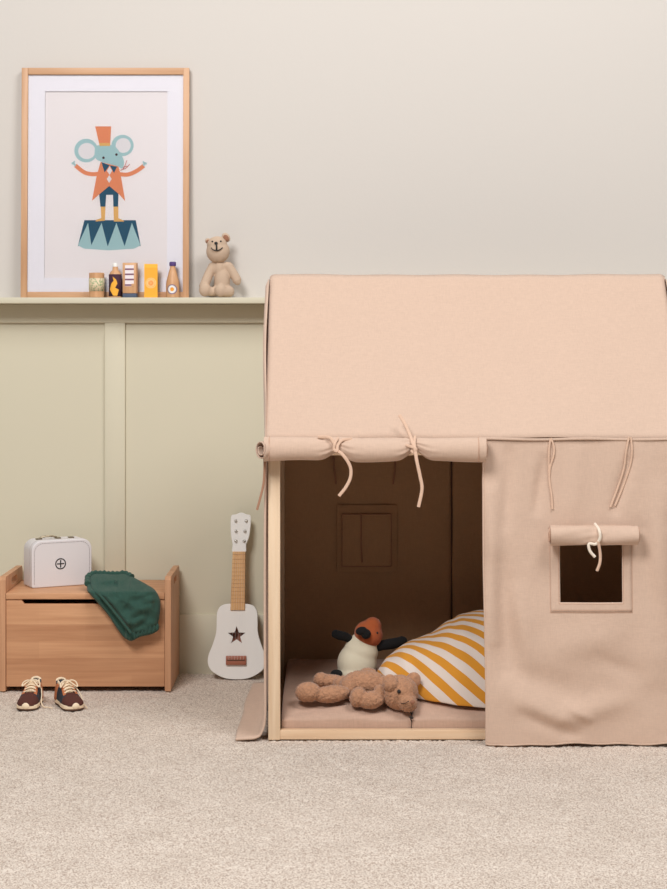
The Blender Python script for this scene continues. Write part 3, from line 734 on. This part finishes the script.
build(tube([P(x, y, lidY(y)+dz) for x, y, dz in wv], .009, 14, n=14, rf=lambda t: 1+.16*math.sin(90*t)+.1*math.sin(41*t)), 'waistband', M['greencloth'], tr)
build(tube([P(x, y, .615-.012*i/4) for i, (x, y) in enumerate(((99, 594), (107, 603), (116, 614), (124, 624), (131, 633)))], .0042, 8, n=8, rf=lambda t: 1+.15*math.sin(60*t)), 'seam', M['greencloth'], tr)

# ---------------------------------------------------------------- sneakers
def sneaker(name, label, loc, rz, loose):
    t = thing(name, label, 'shoe', loc, rz, 'pair of children\'s sneakers')
    L_ = .150
    def hw(s):   # half width along the shoe, s 0 toe .. 1 heel
        q = max(0, 1-s/.17) if s < .17 else 0; return .0325*math.sqrt(max(.02, 1-q*q))*(1-.20*sstep(.3, .62, s))*(1 if s < .86 else math.sqrt(max(0, 1-((s-.86)/.145)**2))*.999+.001)
    def hh(s): q = max(0, 1-s/.15) if s < .15 else 0; return .014+.019*math.sqrt(max(0, 1-q*q))+.007*sstep(.08, .3, s)+.026*sstep(.25, .62, s)+.004*sstep(.8, 1, s)
    outl = []
    for k in range(24): s = (k/23)**1.6; outl.append((hw(s), s*L_))
    outl += [(-x, y) for x, y in outl[::-1]]
    outl = [p for i, p in enumerate(outl) if i == 0 or (Vector(p)-Vector(outl[i-1])).length > 1e-4]
    v, f = plate([outl], .0022, .0006); build(([Vector((p[0], p[1], p[2]+.0028)) for p in v], f), 'outsole', M['outsole'], t, local=True)
    v, f = plate([[(x*1.03, y*1.0) for x, y in outl]], .0062, .002); build(([Vector((p[0], p[1], p[2]+.0108+.006*sstep(.6, 1, p[1]/L_)*(p[2] > 0))) for p in v], f), 'midsole', M['creamrub'], t, local=True)
    def up(s, a):    # a 0..1 from left edge over the top to right edge
        th = PI*a; w_ = hw(s)*.96; h = hh(s)
        x = -w_*math.copysign(abs(math.cos(th))**.75, math.cos(th)); z = .014+(h-.014)*abs(math.sin(th))**.8
        return Vector((x, s*L_, z))
    def sect(s0, s1, a0, a1, n1, n2, nm, m, off=0.0):
        def g(s, a):
            p = up(s, a); c_ = Vector((0, s*L_, .015)); d = (p-c_); d.y = 0
            return p+d.normalized()*off if d.length > 1e-5 else p
        o = build(grid(list(np.linspace(s0, s1, n1)), list(np.linspace(a0, a1, n2)), g), nm, m, t, local=True, ang=0, solid=.0022); return o
    sect(.004, .36, 0, 1, 16, 26, 'toe_cap', M['maroon'])
    for sd in (0, 1):
        a0, a1 = ((0, .36), (.64, 1))[sd]
        sect(.30, .80, a0, a1, 16, 12, 'quarter', M['navy'], .0004)
        a0, a1 = ((.27, .385), (.615, .73))[sd]
        sect(.33, .68, a0, a1, 12, 5, 'eyestay', M['tan'], .0018)
    def heel(s, a):
        return up(s, a)
    for (a0, a1) in ((0, .40), (.60, 1)): sect(.74, .997, a0, a1, 12, 12, 'heel_counter', M['tan'], .0012)
    mb = MB().add(ell((0, .0075, .0135), (.0150, .0108, .0120))); build(mb, 'toe_bumper', M['creamrub'], t, local=True, ang=0)
    # padded collar loop
    cl = [(up(s, .37)) for s in (.62, .72, .82, .92)]+[Vector((-.012, .995*L_, .070)), Vector((0, 1.0*L_, .074)), Vector((.012, .995*L_, .070))]+[(up(s, .63)) for s in (.92, .82, .72, .62)]
    build(tube(cl, .0042, 8), 'collar', M['creamrub'], t, local=True)
    # back wall of the shoe inside and the insole
    build(grid(list(np.linspace(-.018, .018, 8)), list(np.linspace(.02, .07, 6)), lambda x, z: Vector((x, L_*(.99-.25*(x/.03)**2), z))), 'heel_lining', M['navy'], t, local=True, solid=.003, ang=0)
    build(grid(list(np.linspace(.35, .97, 16)), list(np.linspace(-1, 1, 8)), lambda s, q: Vector((q*hw(s)*.85, s*L_, .0195))), 'insole', M['dark'], t, local=True, solid=.002, ang=0)
    build(grid(list(np.linspace(0, 1, 10)), list(np.linspace(-1, 1, 9)), lambda s, q: Vector((q*(.011+.004*s), L_*(.34+.32*s), .0375+.040*s-.004*q*q))), 'tongue', M['creamrub'], t, local=True, solid=.003, ang=0)
    mb = MB()
    for i, s in enumerate((.37, .44, .51, .58, .65)):
        a_, b2 = up(s, .34), up(s+.02, .66); mid = Vector((0, (s-.01)*L_, hh(s)+.006))
        a_ += Vector((-.001, 0, .003)); b2 += Vector((.001, 0, .003))
        mb.add(tube([a_, mid, b2], .0024, 7, n=5))
    build(mb, 'lace', M['creamrub'], t, local=True)
    z = hh(.62)+.008; y = .60*L_
    build(tube([(0, y, z), (-.012, y-.010, z+.004), (-.024, y-.014, z-.002), (-.026, y-.020, z-.012), (-.010, y-.008, z), (0, y, z)], .0022, 7), 'lace', M['creamrub'], t, local=True)
    build(tube([(0, y, z), (.013, y-.008, z+.005), (.026, y-.012, z-.001), (.027, y-.022, z-.014), (.008, y-.008, z), (0, y, z)], .0022, 7), 'lace', M['creamrub'], t, local=True)
    build(tube([Vector(p) for p in loose], .0019, 7), 'lace', M['creamrub'], t, local=True)
    return t
y0 = .385
p = P(25.5, 711, y0)
sneaker('sneaker', 'maroon and navy child sneaker with cream laces, left one of the pair on the carpet', (p.x, y0, .0005), math.radians(-3),
        [(.002, .09, .062), (.026, .085, .058), (.034, .075, .040), (.036, .06, .015), (.046, .045, .004), (.062, .040, .003), (.078, .030, .003)])
p = P(76, 711.5, y0)
sneaker('sneaker', 'maroon and navy child sneaker with cream laces, right one of the pair, toe turned outward', (p.x, y0, .0005), math.radians(27),
        [(.002, .09, .062), (.024, .080, .056), (.036, .062, .035), (.038, .045, .012), (.041, .030, .004), (.040, .012, .003)])

# ---------------------------------------------------------------- guitar
gt = thing('toy_guitar', 'white toy guitar with star sound hole leaning against the green wainscot', 'toy guitar', (0, 0, 0))
gb = P(236.5, 680, .868); gs = 5.90/F
gt.location = (gb.x, .872, .001)
lean = math.atan2(.085, .55); Rg = Matrix.Rotation(-lean, 3, 'X')
gt.rotation_euler = (-lean, 0, 0)
def gp(px, py): return ((px-236.5)*gs, (680-py)*gs*.987)
def gplate(outlines, y0, y1, name, mat, par=gt, bev=.0015, raw=False):
    v, f = plate([o if raw else [gp(*q) for q in o] for o in outlines], (y1-y0)/2, bev)
    return build(([Vector((p[0], (y0+y1)/2+p[2], p[1])) for p in v], f), name, mat, par, local=True)
half = [(236.5, 605), (246, 604.7), (253, 607), (256.5, 613), (257, 622), (257.5, 634), (261, 646), (264.8, 656), (265.3, 664), (262, 671), (254, 676.5), (246, 679.3), (236.5, 680)]
body = half+[(2*236.5-x, y) for x, y in half[-2:0:-1]]
body = smooth_loop(body, 5)
cxy = (236.5, 645); inner = [(cxy[0]+(x-cxy[0])*.88, cxy[1]+(y-cxy[1])*.9) for x, y in body]
sc_ = (236.2, 636.5); star = []
for k in range(10):
    r = 9.2 if k % 2 == 0 else 3.7; a = PI/2+k*PI/5; star.append((sc_[0]+r*math.cos(a), sc_[1]-r*math.sin(a)))
top_ = gplate([body, star], 0, .004, 'soundboard', M['white'])
gplate([body, inner], .004, .034, 'side', M['white'])
gplate([body], .034, .038, 'back', M['bridge'])
neck = [(229.8, 611), (231.6, 552), (244.4, 552), (244.3, 611)]
gplate([neck], -.006, .010, 'neck', M['fretwood'])
mb = MB()
for i in range(13):
    t = i/13; y = 555+52*(t**.92); xl = 231.5-1.5*(y-552)/57; x0, z0 = gp(xl, y); x1, _ = gp(244.4, y)
    mb.add(box(x0+.0006, x1-.0006, -.0068, -.0055, z0-.0006, z0+.0006, 0))
build(mb, 'fret', M['fretline'], gt, local=True, smooth=False)
head = smooth_loop([(231.6, 553), (231.4, 545), (229.8, 536), (229.2, 524), (230, 515.5), (234.5, 514.3), (240, 512.4), (245, 514.3), (249.4, 515.8), (249.4, 526), (248, 537), (245.0, 545), (244.4, 553)], 3)
gplate([head], -.004, .008, 'headstock', M['white'])
for px, py in ((234.5, 521), (245, 521), (234.8, 531.5), (243.8, 531.5), (234.8, 541.5), (243, 541.5)):
    x, z = gp(px, py)
    v, f = lathe([(.0001, 0), (.0052, 0), (.0056, .002), (.0045, .0035), (.0025, .006), (.0022, .010), (.0001, .011)], 16)
    build(([Vector((x+p[0], -.004-p[2], z+p[1])) for p in v], f), 'tuning_peg', M['metal'], gt, local=True)
x0, z0 = gp(225.8, 665.5); x1, z1 = gp(246, 656.5)
br = build(box(x0, x1, -.010, 0, z0, z1, .0015), 'bridge', M['bridge'], gt, local=True)
build(box(x0+.004, x1-.004, -.0122, -.0098, (z0+z1)/2-.0008, (z0+z1)/2+.002, .0005), 'saddle', M['outsole'], br, local=True)

for i in range(6):
    xa, za = gp(233.2+2.0*i, 551); xb, zb = gp(228.6+2.95*i, 661)
    build(tube([(xa, -.0075, za), ((xa+xb)/2, -.0095, (za+zb)/2), (xb, -.0112, zb)], .00018, 5, n=2), 'string', M['white'], gt, local=True)

# ---------------------------------------------------------------- framed print on the ledge
pf = thing('framed_print', 'oak-framed poster of a circus mouse in orange coat leaning on the ledge', 'framed picture', (0, 0, 0))
fs = 5.965/F; fc = P(105, 297.4, .962)
pf.location = (fc.x, .958, SH+.0005); pf.rotation_euler = (-math.atan2(.022, .778), 0, 0)
def fp(px, py): return ((px-105)*fs, (297.2-py)*fs*1.006)
def fbox(x0, y0, x1, y1, d0, d1, b=.001):
    a, c_ = fp(x0, y1); e, g = fp(x1, y0); return box(a, e, d0, d1, c_, g, b)
build(fbox(21.3, 68.3, 27.6, 297.2, -.010, .010), 'frame_side', M['oak'], pf, local=True)
build(fbox(183, 68.3, 189, 297.2, -.010, .010), 'frame_side', M['oak'], pf, local=True)
build(fbox(27.8, 68.3, 183, 75, -.010, .010), 'frame_side', M['oakh'], pf, local=True)
build(fbox(27.8, 291.5, 183, 297.2, -.010, .010), 'frame_side', M['oakh'], pf, local=True)
build(fbox(27, 74, 184, 292, .004, .008, 0), 'backing', M['toywood'], pf, local=True)
mw = plain('mat_board', lin(250, 246, 252), .8)
v, f = plate([[fp(*q) for q in ((27.5, 74.5), (183.3, 74.5), (183.3, 292), (27.5, 292))], [fp(*q) for q in ((44.5, 91.5), (167, 91.5), (167, 277.5), (44.5, 277.5))]], .0012, .0)
build(([Vector((p[0], -.0005+p[2], p[1])) for p in v], f), 'mat_board', mw, pf, local=True, smooth=False)
pm = [flatcol('print_pink', 248, 240, 240), flatcol('print_orange', 234, 142, 98), flatcol('print_blue', 168, 203, 206), flatcol('print_navy', 16, 80, 108), flatcol('print_yellow', 234, 180, 104), flatcol('print_white', 236, 230, 232), flatcol('print_dark', 70, 45, 50), flatcol('print_red', 205, 110, 100)]
PR = MB()
def poly(pts, mi, lay, raw=False):
    q = [(60+x/5.93, 110+y/5.93) for x, y in pts] if not raw else pts
    v, f = plate([[fp(*p) for p in q]], 0, 0)
    PR.add(([Vector((p[0], .0030-.00012*lay, p[1])) for p in v], f), mi)
def circle(cx, cy, rx, ry=None, n=36): ry = ry or rx; return [(cx+rx*math.cos(2*PI*k/n), cy+ry*math.sin(2*PI*k/n)) for k in range(n)]
def band(pts, w_, n=6):
    c_ = catmull([(x, y, 0) for x, y in pts], n); L1, L2 = [], []
    for i, p in enumerate(c_):
        t = (c_[min(i+1, len(c_)-1)]-c_[max(i-1, 0)]).normalized(); nn = Vector((-t.y, t.x, 0))*w_/2
        L1.append((p.x+nn.x, p.y+nn.y)); L2.append((p.x-nn.x, p.y-nn.y))
    return L1+L2[::-1]
poly([(40, 85), (175, 85), (175, 285), (40, 285)], 0, 0, raw=True)
poly([(143, 652), (448, 652), (478, 805), (105, 805)], 3, 2)
poly([(105, 800), (165, 668), (185, 800), (245, 668), (282, 808), (333, 668), (382, 806), (425, 668), (477, 800), (440, 820), (290, 830), (140, 820)], 2, 3)
poly([(240, 568), (268, 568), (265, 655), (210, 660), (212, 650), (243, 640)], 4, 4); poly([(315, 568), (344, 568), (345, 640), (378, 655), (378, 660), (318, 660)], 4, 4)
poly([(290, 445), (345, 490), (343, 572), (315, 572), (312, 502), (272, 502), (268, 572), (238, 572), (230, 497)], 3, 5)
poly(circle(152, 240, 70), 2, 4); poly(circle(156, 243, 51, 48), 5, 5); poly(circle(368, 210, 66, 63), 2, 4); poly(circle(372, 210, 45, 44), 5, 5)
poly(band([(240, 375), (190, 380), (140, 368), (88, 328)], 24), 1, 6); poly(band([(350, 380), (400, 382), (450, 362), (495, 330)], 24), 1, 6)
poly(band([(90, 330), (76, 316), (66, 318)], 12), 2, 7); poly(band([(76, 316), (84, 302)], 9), 2, 7); poly(band([(492, 330), (500, 316), (512, 318)], 12), 2, 7); poly(band([(500, 318), (490, 304)], 9), 2, 7)
poly([(238, 308), (345, 335), (358, 385), (385, 540), (350, 500), (290, 450), (230, 500), (188, 537), (215, 390)], 1, 8)
poly(smooth_loop([(212, 215), (235, 208), (310, 208), (350, 248), (376, 300), (368, 345), (335, 332), (250, 308), (212, 290), (202, 250)], 4), 2, 9)
poly([(205, 97), (300, 97), (295, 195), (228, 195)], 1, 10); poly([(228, 195), (295, 195), (294, 213), (232, 213)], 4, 10)
poly([(243, 308), (292, 328), (262, 370)], 3, 10); poly([(293, 328), (336, 336), (318, 374)], 3, 10)
poly([(292, 333), (307, 360), (292, 384), (276, 360)], 5, 11); poly([(290, 386), (304, 408), (290, 432), (275, 408)], 5, 11)
poly(circle(255, 283, 7.5), 6, 11); poly(circle(332, 264, 7.5), 6, 11)
for l in ([(356, 358), (375, 345), (395, 298)], [(366, 352), (388, 345), (412, 320)], [(370, 340), (396, 332)]): poly(band(l, 3.5), 7, 12)
build(PR, 'print', pm, pf, local=True, smooth=False)
def glassmat():
    m, nt, b, N, L = newmat('picture_glass'); N.remove(b); out = N['Material Output']
    t = N.new('ShaderNodeBsdfTransparent'); g = N.new('ShaderNodeBsdfGlossy'); g.inputs['Roughness'].default_value = .06
    fr = N.new('ShaderNodeFresnel'); fr.inputs['IOR'].default_value = 1.45; mx = N.new('ShaderNodeMixShader')
    L.new(fr.outputs[0], mx.inputs[0]); L.new(t.outputs[0], mx.inputs[1]); L.new(g.outputs[0], mx.inputs[2]); L.new(mx.outputs[0], out.inputs[0]); return m
build(fbox(27.5, 74.5, 183.3, 292, -.0048, -.0040, 0), 'glass_pane', glassmat(), pf, local=True, smooth=False)

# ---------------------------------------------------------------- wooden toy groceries on the ledge
YG = .922; gsx = (CD+YG)/F; G = 'wooden toy groceries on the ledge'
def at(px): return ((px-HX)*gsx, YG, SH+.0005)
def H(py): return (297.7-py)*gsx
def lab(name, r, z0, z1, mat, par, a0=-PI, a1=0, n=24):
    return build(grid(list(np.linspace(a0, a1, n)), [z0, z1], lambda a, z: Vector((r*math.cos(a), r*math.sin(a), z))), name, mat, par, local=True, ang=0, solid=.0006)
# can with speckled label
t = thing('toy_can', 'short wooden toy can with green speckled label, leftmost on the ledge', 'toy food', at(96.7), 0, G)
r = 7.6*gsx
build(lathe([(.0001, 0), (r-.001, 0), (r, .001), (r, H(273)-.0015), (r-.0015, H(273)), (.0001, H(273))]), 'can', M['toywood'], t, local=True)
m, nt, b, N, L = newmat('green_speckle_label'); tc = N.new('ShaderNodeTexCoord'); vr = N.new('ShaderNodeTexVoronoi'); vr.inputs['Scale'].default_value = 190
L.new(tc.outputs['Object'], vr.inputs['Vector']); rp = N.new('ShaderNodeValToRGB'); rp.color_ramp.elements[0].position = .3; rp.color_ramp.elements[0].color = lin(110, 150, 96); rp.color_ramp.elements[1].position = .45; rp.color_ramp.elements[1].color = lin(226, 206, 172)
L.new(vr.outputs['Distance'], rp.inputs[0]); L.new(rp.outputs[0], b.inputs['Base Color']); b.inputs['Roughness'].default_value = .6
lab('label', r+.0005, H(291.5), H(278.5), m, t, -PI, PI, 40)
# dark sauce bottle with flame
t = thing('toy_bottle', 'wooden toy sauce bottle with dark purple label, yellow flame and white cap', 'toy food', at(115.3), 0, G)
r = 6.3*gsx
build(lathe([(.0001, 0), (r-.001, 0), (r, .001), (r, H(275)), (r*.8, H(272.5)), (r*.45, H(270)), (r*.42, H(267)), (.0001, H(267))]), 'bottle', M['toywood'], t, local=True)
build(lathe([(.0001, H(267)), (r*.44, H(267)), (r*.44, H(264.5)), (r*.3, H(263)), (.0001, H(262.8))]), 'cap', M['white'], t, local=True)
lb = lab('label', r+.0005, H(296.5), H(274.6), flatcol('plum_label', 66, 34, 50), t, -PI, PI, 40)
fl_ = [(114, 296), (110.5, 290), (112, 284), (114.5, 281), (113.5, 277), (117, 280), (118.2, 284), (116, 288), (119.5, 290), (118, 296)]
v, f = plate([[((a-115.3)*gsx, H(b_)) for a, b_ in fl_]], 0, 0)
bm = bmesh.new(); vs = [bm.verts.new((p[0], 0, p[1])) for p in v]; [bm.faces.new([vs[i2] for i2 in q]) for q in f]
bmesh.ops.triangulate(bm, faces=bm.faces[:]); bmesh.ops.subdivide_edges(bm, edges=bm.edges[:], cuts=5, use_grid_fill=True); bm.verts.index_update()
v = [(q.co.x, q.co.z) for q in bm.verts]; f = [[q.index for q in g.verts] for g in bm.faces]; bm.free()
build(([Vector((p[0], -math.sqrt(max(1e-6, (r+.0016)**2-p[0]**2)), p[1])) for p in v], f), 'flame', flatcol('flame_yellow', 245, 178, 60), lb, local=True, smooth=False, solid=.0004)
# block with white bars
t = thing('toy_cereal_block', 'wooden toy packet with white bars and blue foot, standing third on the ledge', 'toy food', at(130.2), math.radians(-6), G)
wd = 7.0*gsx
build(box(-wd, wd, -.012, .014, H(293.5), H(263), .0015), 'block', M['toywood'], t, local=True)
build(box(-wd, wd, -.012, .014, 0, H(293.7), .001), 'foot', flatcol('slate_blue', 78, 90, 112), t, local=True)
mb = MB()
mb.add(box(-wd*.64, wd*.64, -.0126, -.0118, H(286.5), H(265.5), 0), 0)
for i, y in enumerate((269.5, 274.6, 279.8, 285.3)): mb.add(box(-wd*.64, wd*(.64 if i < 3 else .3), -.0131, -.0118, H(y+.8), H(y-.8), 0), 1)
mb.add(box(wd*.3, wd*.66, -.0133, -.0118, H(286.6), H(284.0), 0), 2)
build(mb, 'label', [flatcol('bar_white', 240, 230, 232), flatcol('bar_plum', 130, 88, 110), M['toywood']], t, local=True, smooth=False)
# orange juice carton
t = thing('toy_carton', 'bright orange-yellow toy juice carton with round pale fruit emblem', 'toy food', at(151.0), math.radians(4), G)
wd = 6.6*gsx; yl = flatcol('juice_yellow', 246, 176, 56)
V = [(-wd, -.013, 0), (wd, -.013, 0), (wd, .013, 0), (-wd, .013, 0), (-wd, -.013, H(268)), (wd, -.013, H(268)), (wd, .013, H(268)), (-wd, .013, H(268)), (-wd, -.006, H(264.2)), (wd, -.006, H(264.2)), (wd, .0, H(264.2)), (-wd, .0, H(264.2))]
build((V, [(0, 1, 5, 4), (1, 2, 6, 5), (2, 3, 7, 6), (3, 0, 4, 7), (4, 5, 9, 8), (6, 7, 11, 10), (8, 9, 10, 11), (5, 6, 10, 9), (7, 4, 8, 11), (3, 2, 1, 0)]), 'carton', yl, t, local=True, smooth=False)
cz = H(283.3); mb = MB()
for ro, ri, mi in ((.0175, .0155, 0), (.0125, .0, 0), (.0095, .0, 1)):
    ols = [[(ro*math.cos(2*PI*k/32), cz+ro*math.sin(2*PI*k/32)) for k in range(32)]]
    if ri: ols.append([(ri*math.cos(2*PI*k/32), cz+ri*math.sin(2*PI*k/32)) for k in range(32)])
    v, f = plate(ols, 0, 0); mb.add(([Vector((p[0], -.0134-(.0003 if mi else 0), p[1])) for p in v], f), mi)
for k in range(8):
    a = 2*PI*k/8; mb.add(tube([(0, -.0138, cz), (.0095*math.cos(a), -.0138, cz+.0095*math.sin(a))], .0004, 4, smooth=False), 0)
build(mb, 'emblem', [flatcol('emblem_peach', 250, 218, 160), flatcol('emblem_orange', 240, 150, 60)], t, local=True, smooth=False)
# milk bottle with purple cap
t = thing('toy_bottle', 'wooden toy bottle with purple cap and ringed orange dot, rightmost of the groceries', 'toy food', at(172.7), 0, G)
r = 6.7*gsx
build(lathe([(.0001, 0), (r-.001, 0), (r, .001), (r, H(285)), (r*.93, H(281)), (r*.62, H(273)), (r*.42, H(268.5)), (r*.4, H(266)), (.0001, H(266))]), 'bottle', M['toywood'], t, local=True)
build(lathe([(.0001, H(266.2)), (r*.48, H(266.2)), (r*.5, H(265.5)), (r*.5, H(262.8)), (r*.42, H(262)), (.0001, H(262))]), 'cap', flatcol('purple_cap', 84, 62, 120), t, local=True)
cz = H(289.6); mb = MB()
for i, (ro, mi) in enumerate(((.0165, 0), (.0135, 1), (.0065, 2))):
    v, f = plate([[(ro*math.cos(2*PI*k/32), cz+ro*math.sin(2*PI*k/32)) for k in range(32)]], 0, 0)
    # follow the curve of the bottle
    bm = bmesh.new(); vs = [bm.verts.new((p[0], 0, p[1])) for p in v]; [bm.faces.new([vs[i2] for i2 in q]) for q in f]
    bmesh.ops.subdivide_edges(bm, edges=bm.edges[:], cuts=2, use_grid_fill=True); bm.verts.index_update()
    v = [Vector((q.co.x, -math.sqrt(max(1e-6, (r+.0006+.0004*i)**2-q.co.x**2)), q.co.z)) for q in bm.verts]; f = [[q.index for q in g.verts] for g in bm.faces]; bm.free()
    mb.add((v, f), mi)
build(mb, 'emblem', [flatcol('ring_violet', 124, 104, 136), M['white'], flatcol('dot_orange', 240, 160, 50)], t, local=True, smooth=False)

# ---------------------------------------------------------------- knitted bear on the ledge
YK = .935; sk = (CD+YK)/F
kb = thing('teddy_bear', 'small beige knitted bear with stitched smile sitting at the end of the ledge', 'teddy bear', (P(219, 0, YK).x, YK, SH+.0005))
def ek(px, py, rx, ry, rz, dy=0, rot=0): return ell(P(px, py, YK+dy), (rx*sk, ry*sk, rz*sk), roty(rot))
mb = MB()
mb.add(ek(222, 281, 8, 7.5, 14.5)); mb.add(ek(219.5, 268, 6, 6, 9)); mb.add(ek(222, 289, 9.5, 8, 7))
mb.add(tube([P(213.5, 265, YK), P(209, 274, YK-.003), P(205, 284, YK-.012), P(203.5, 288, YK-.016)],   .0155, 12, rf=lambda t: 1+.12*t)); mb.add(ek(214, 265.5, 4, 4, 4)); 
mb.add(tube([P(227, 265, YK), P(231, 270, YK), P(236, 278, YK-.002), P(237.5, 281.5, YK-.003)], .0165, 12, rf=lambda t: 1-.1*t)); mb.add(ek(237.5, 281.5, 3.6, 3.5, 3.8, -.003)); mb.add(ek(226.5, 265.5, 4, 4, 4))
mb.add(tube([P(218, 291.5, YK-.01), P(211, 291.5, YK-.02), P(206, 290, YK-.027)], .0165, 12)); mb.add(ek(205, 289.8, 6, 5, 6.8, -.030, 10))
mb.add(tube([P(230, 292, YK-.005), P(226, 292, YK-.02), P(222, 291.5, YK-.03)], .0175, 12)); mb.add(ek(220.5, 290.5, 6, 5, 6.6, -.032, -8)); mb.add(ek(229, 291.5, 5.5, 6, 5.6, -.006))
plush(mb, 'body', M['knit'], kb, .0026, 4)
mb = MB(); mb.add(ek(218, 251.5, 11.8, 10, 11.8, -.008, -4)); mb.add(ek(217, 244.5, 10.2, 9, 8.2, -.008, -4)); mb.add(ek(216.5, 249, 7, 6, 6, -.025))
hd = plush(mb, 'head', M['knit'], kb, .0024, 4)
for a, b_, rt in ((208, 241, 30), (226, 237.5, -35)):
    k = 3.0 if a < 210 else 3.9
    er = build(ek(a, b_, k, 2.0, k*.95 if a < 210 else 5.0, -.006, rt), 'ear', M['knit'], hd, ang=0)
    build(ek(a+.1, b_+.5, k*.66, 1.0, k*.62 if a < 210 else 3.4, -.013, rt), 'ear_lining', M['earbrown'], er, ang=0)
yf = -.0465
mb = MB(); mb.add(ek(216, 243.2, 1.7, 1.3, 1.5, yf+.003)); mb.add(tube([P(216.3, 243.5, YK+yf+.001), P(216.6, 247, YK+yf-.001), P(216.6, 250, YK+yf)], .0026, 6))
build(mb, 'nose', M['black'], hd, ang=0)
build(tube([P(211.2, 247.8, YK+yf+.008), P(213.2, 249.8, YK+yf+.003), P(216.6, 250.6, YK+yf), P(220, 249.6, YK+yf+.002), P(222.6, 247.6, YK+yf+.008)], .0016, 6), 'mouth', M['black'], hd)
for a, b_ in ((212.3, 241.5), (220.8, 241.3)): build(ek(a, b_, .9, .8, .9, yf+.012), 'eye', M['black'], hd, ang=0)
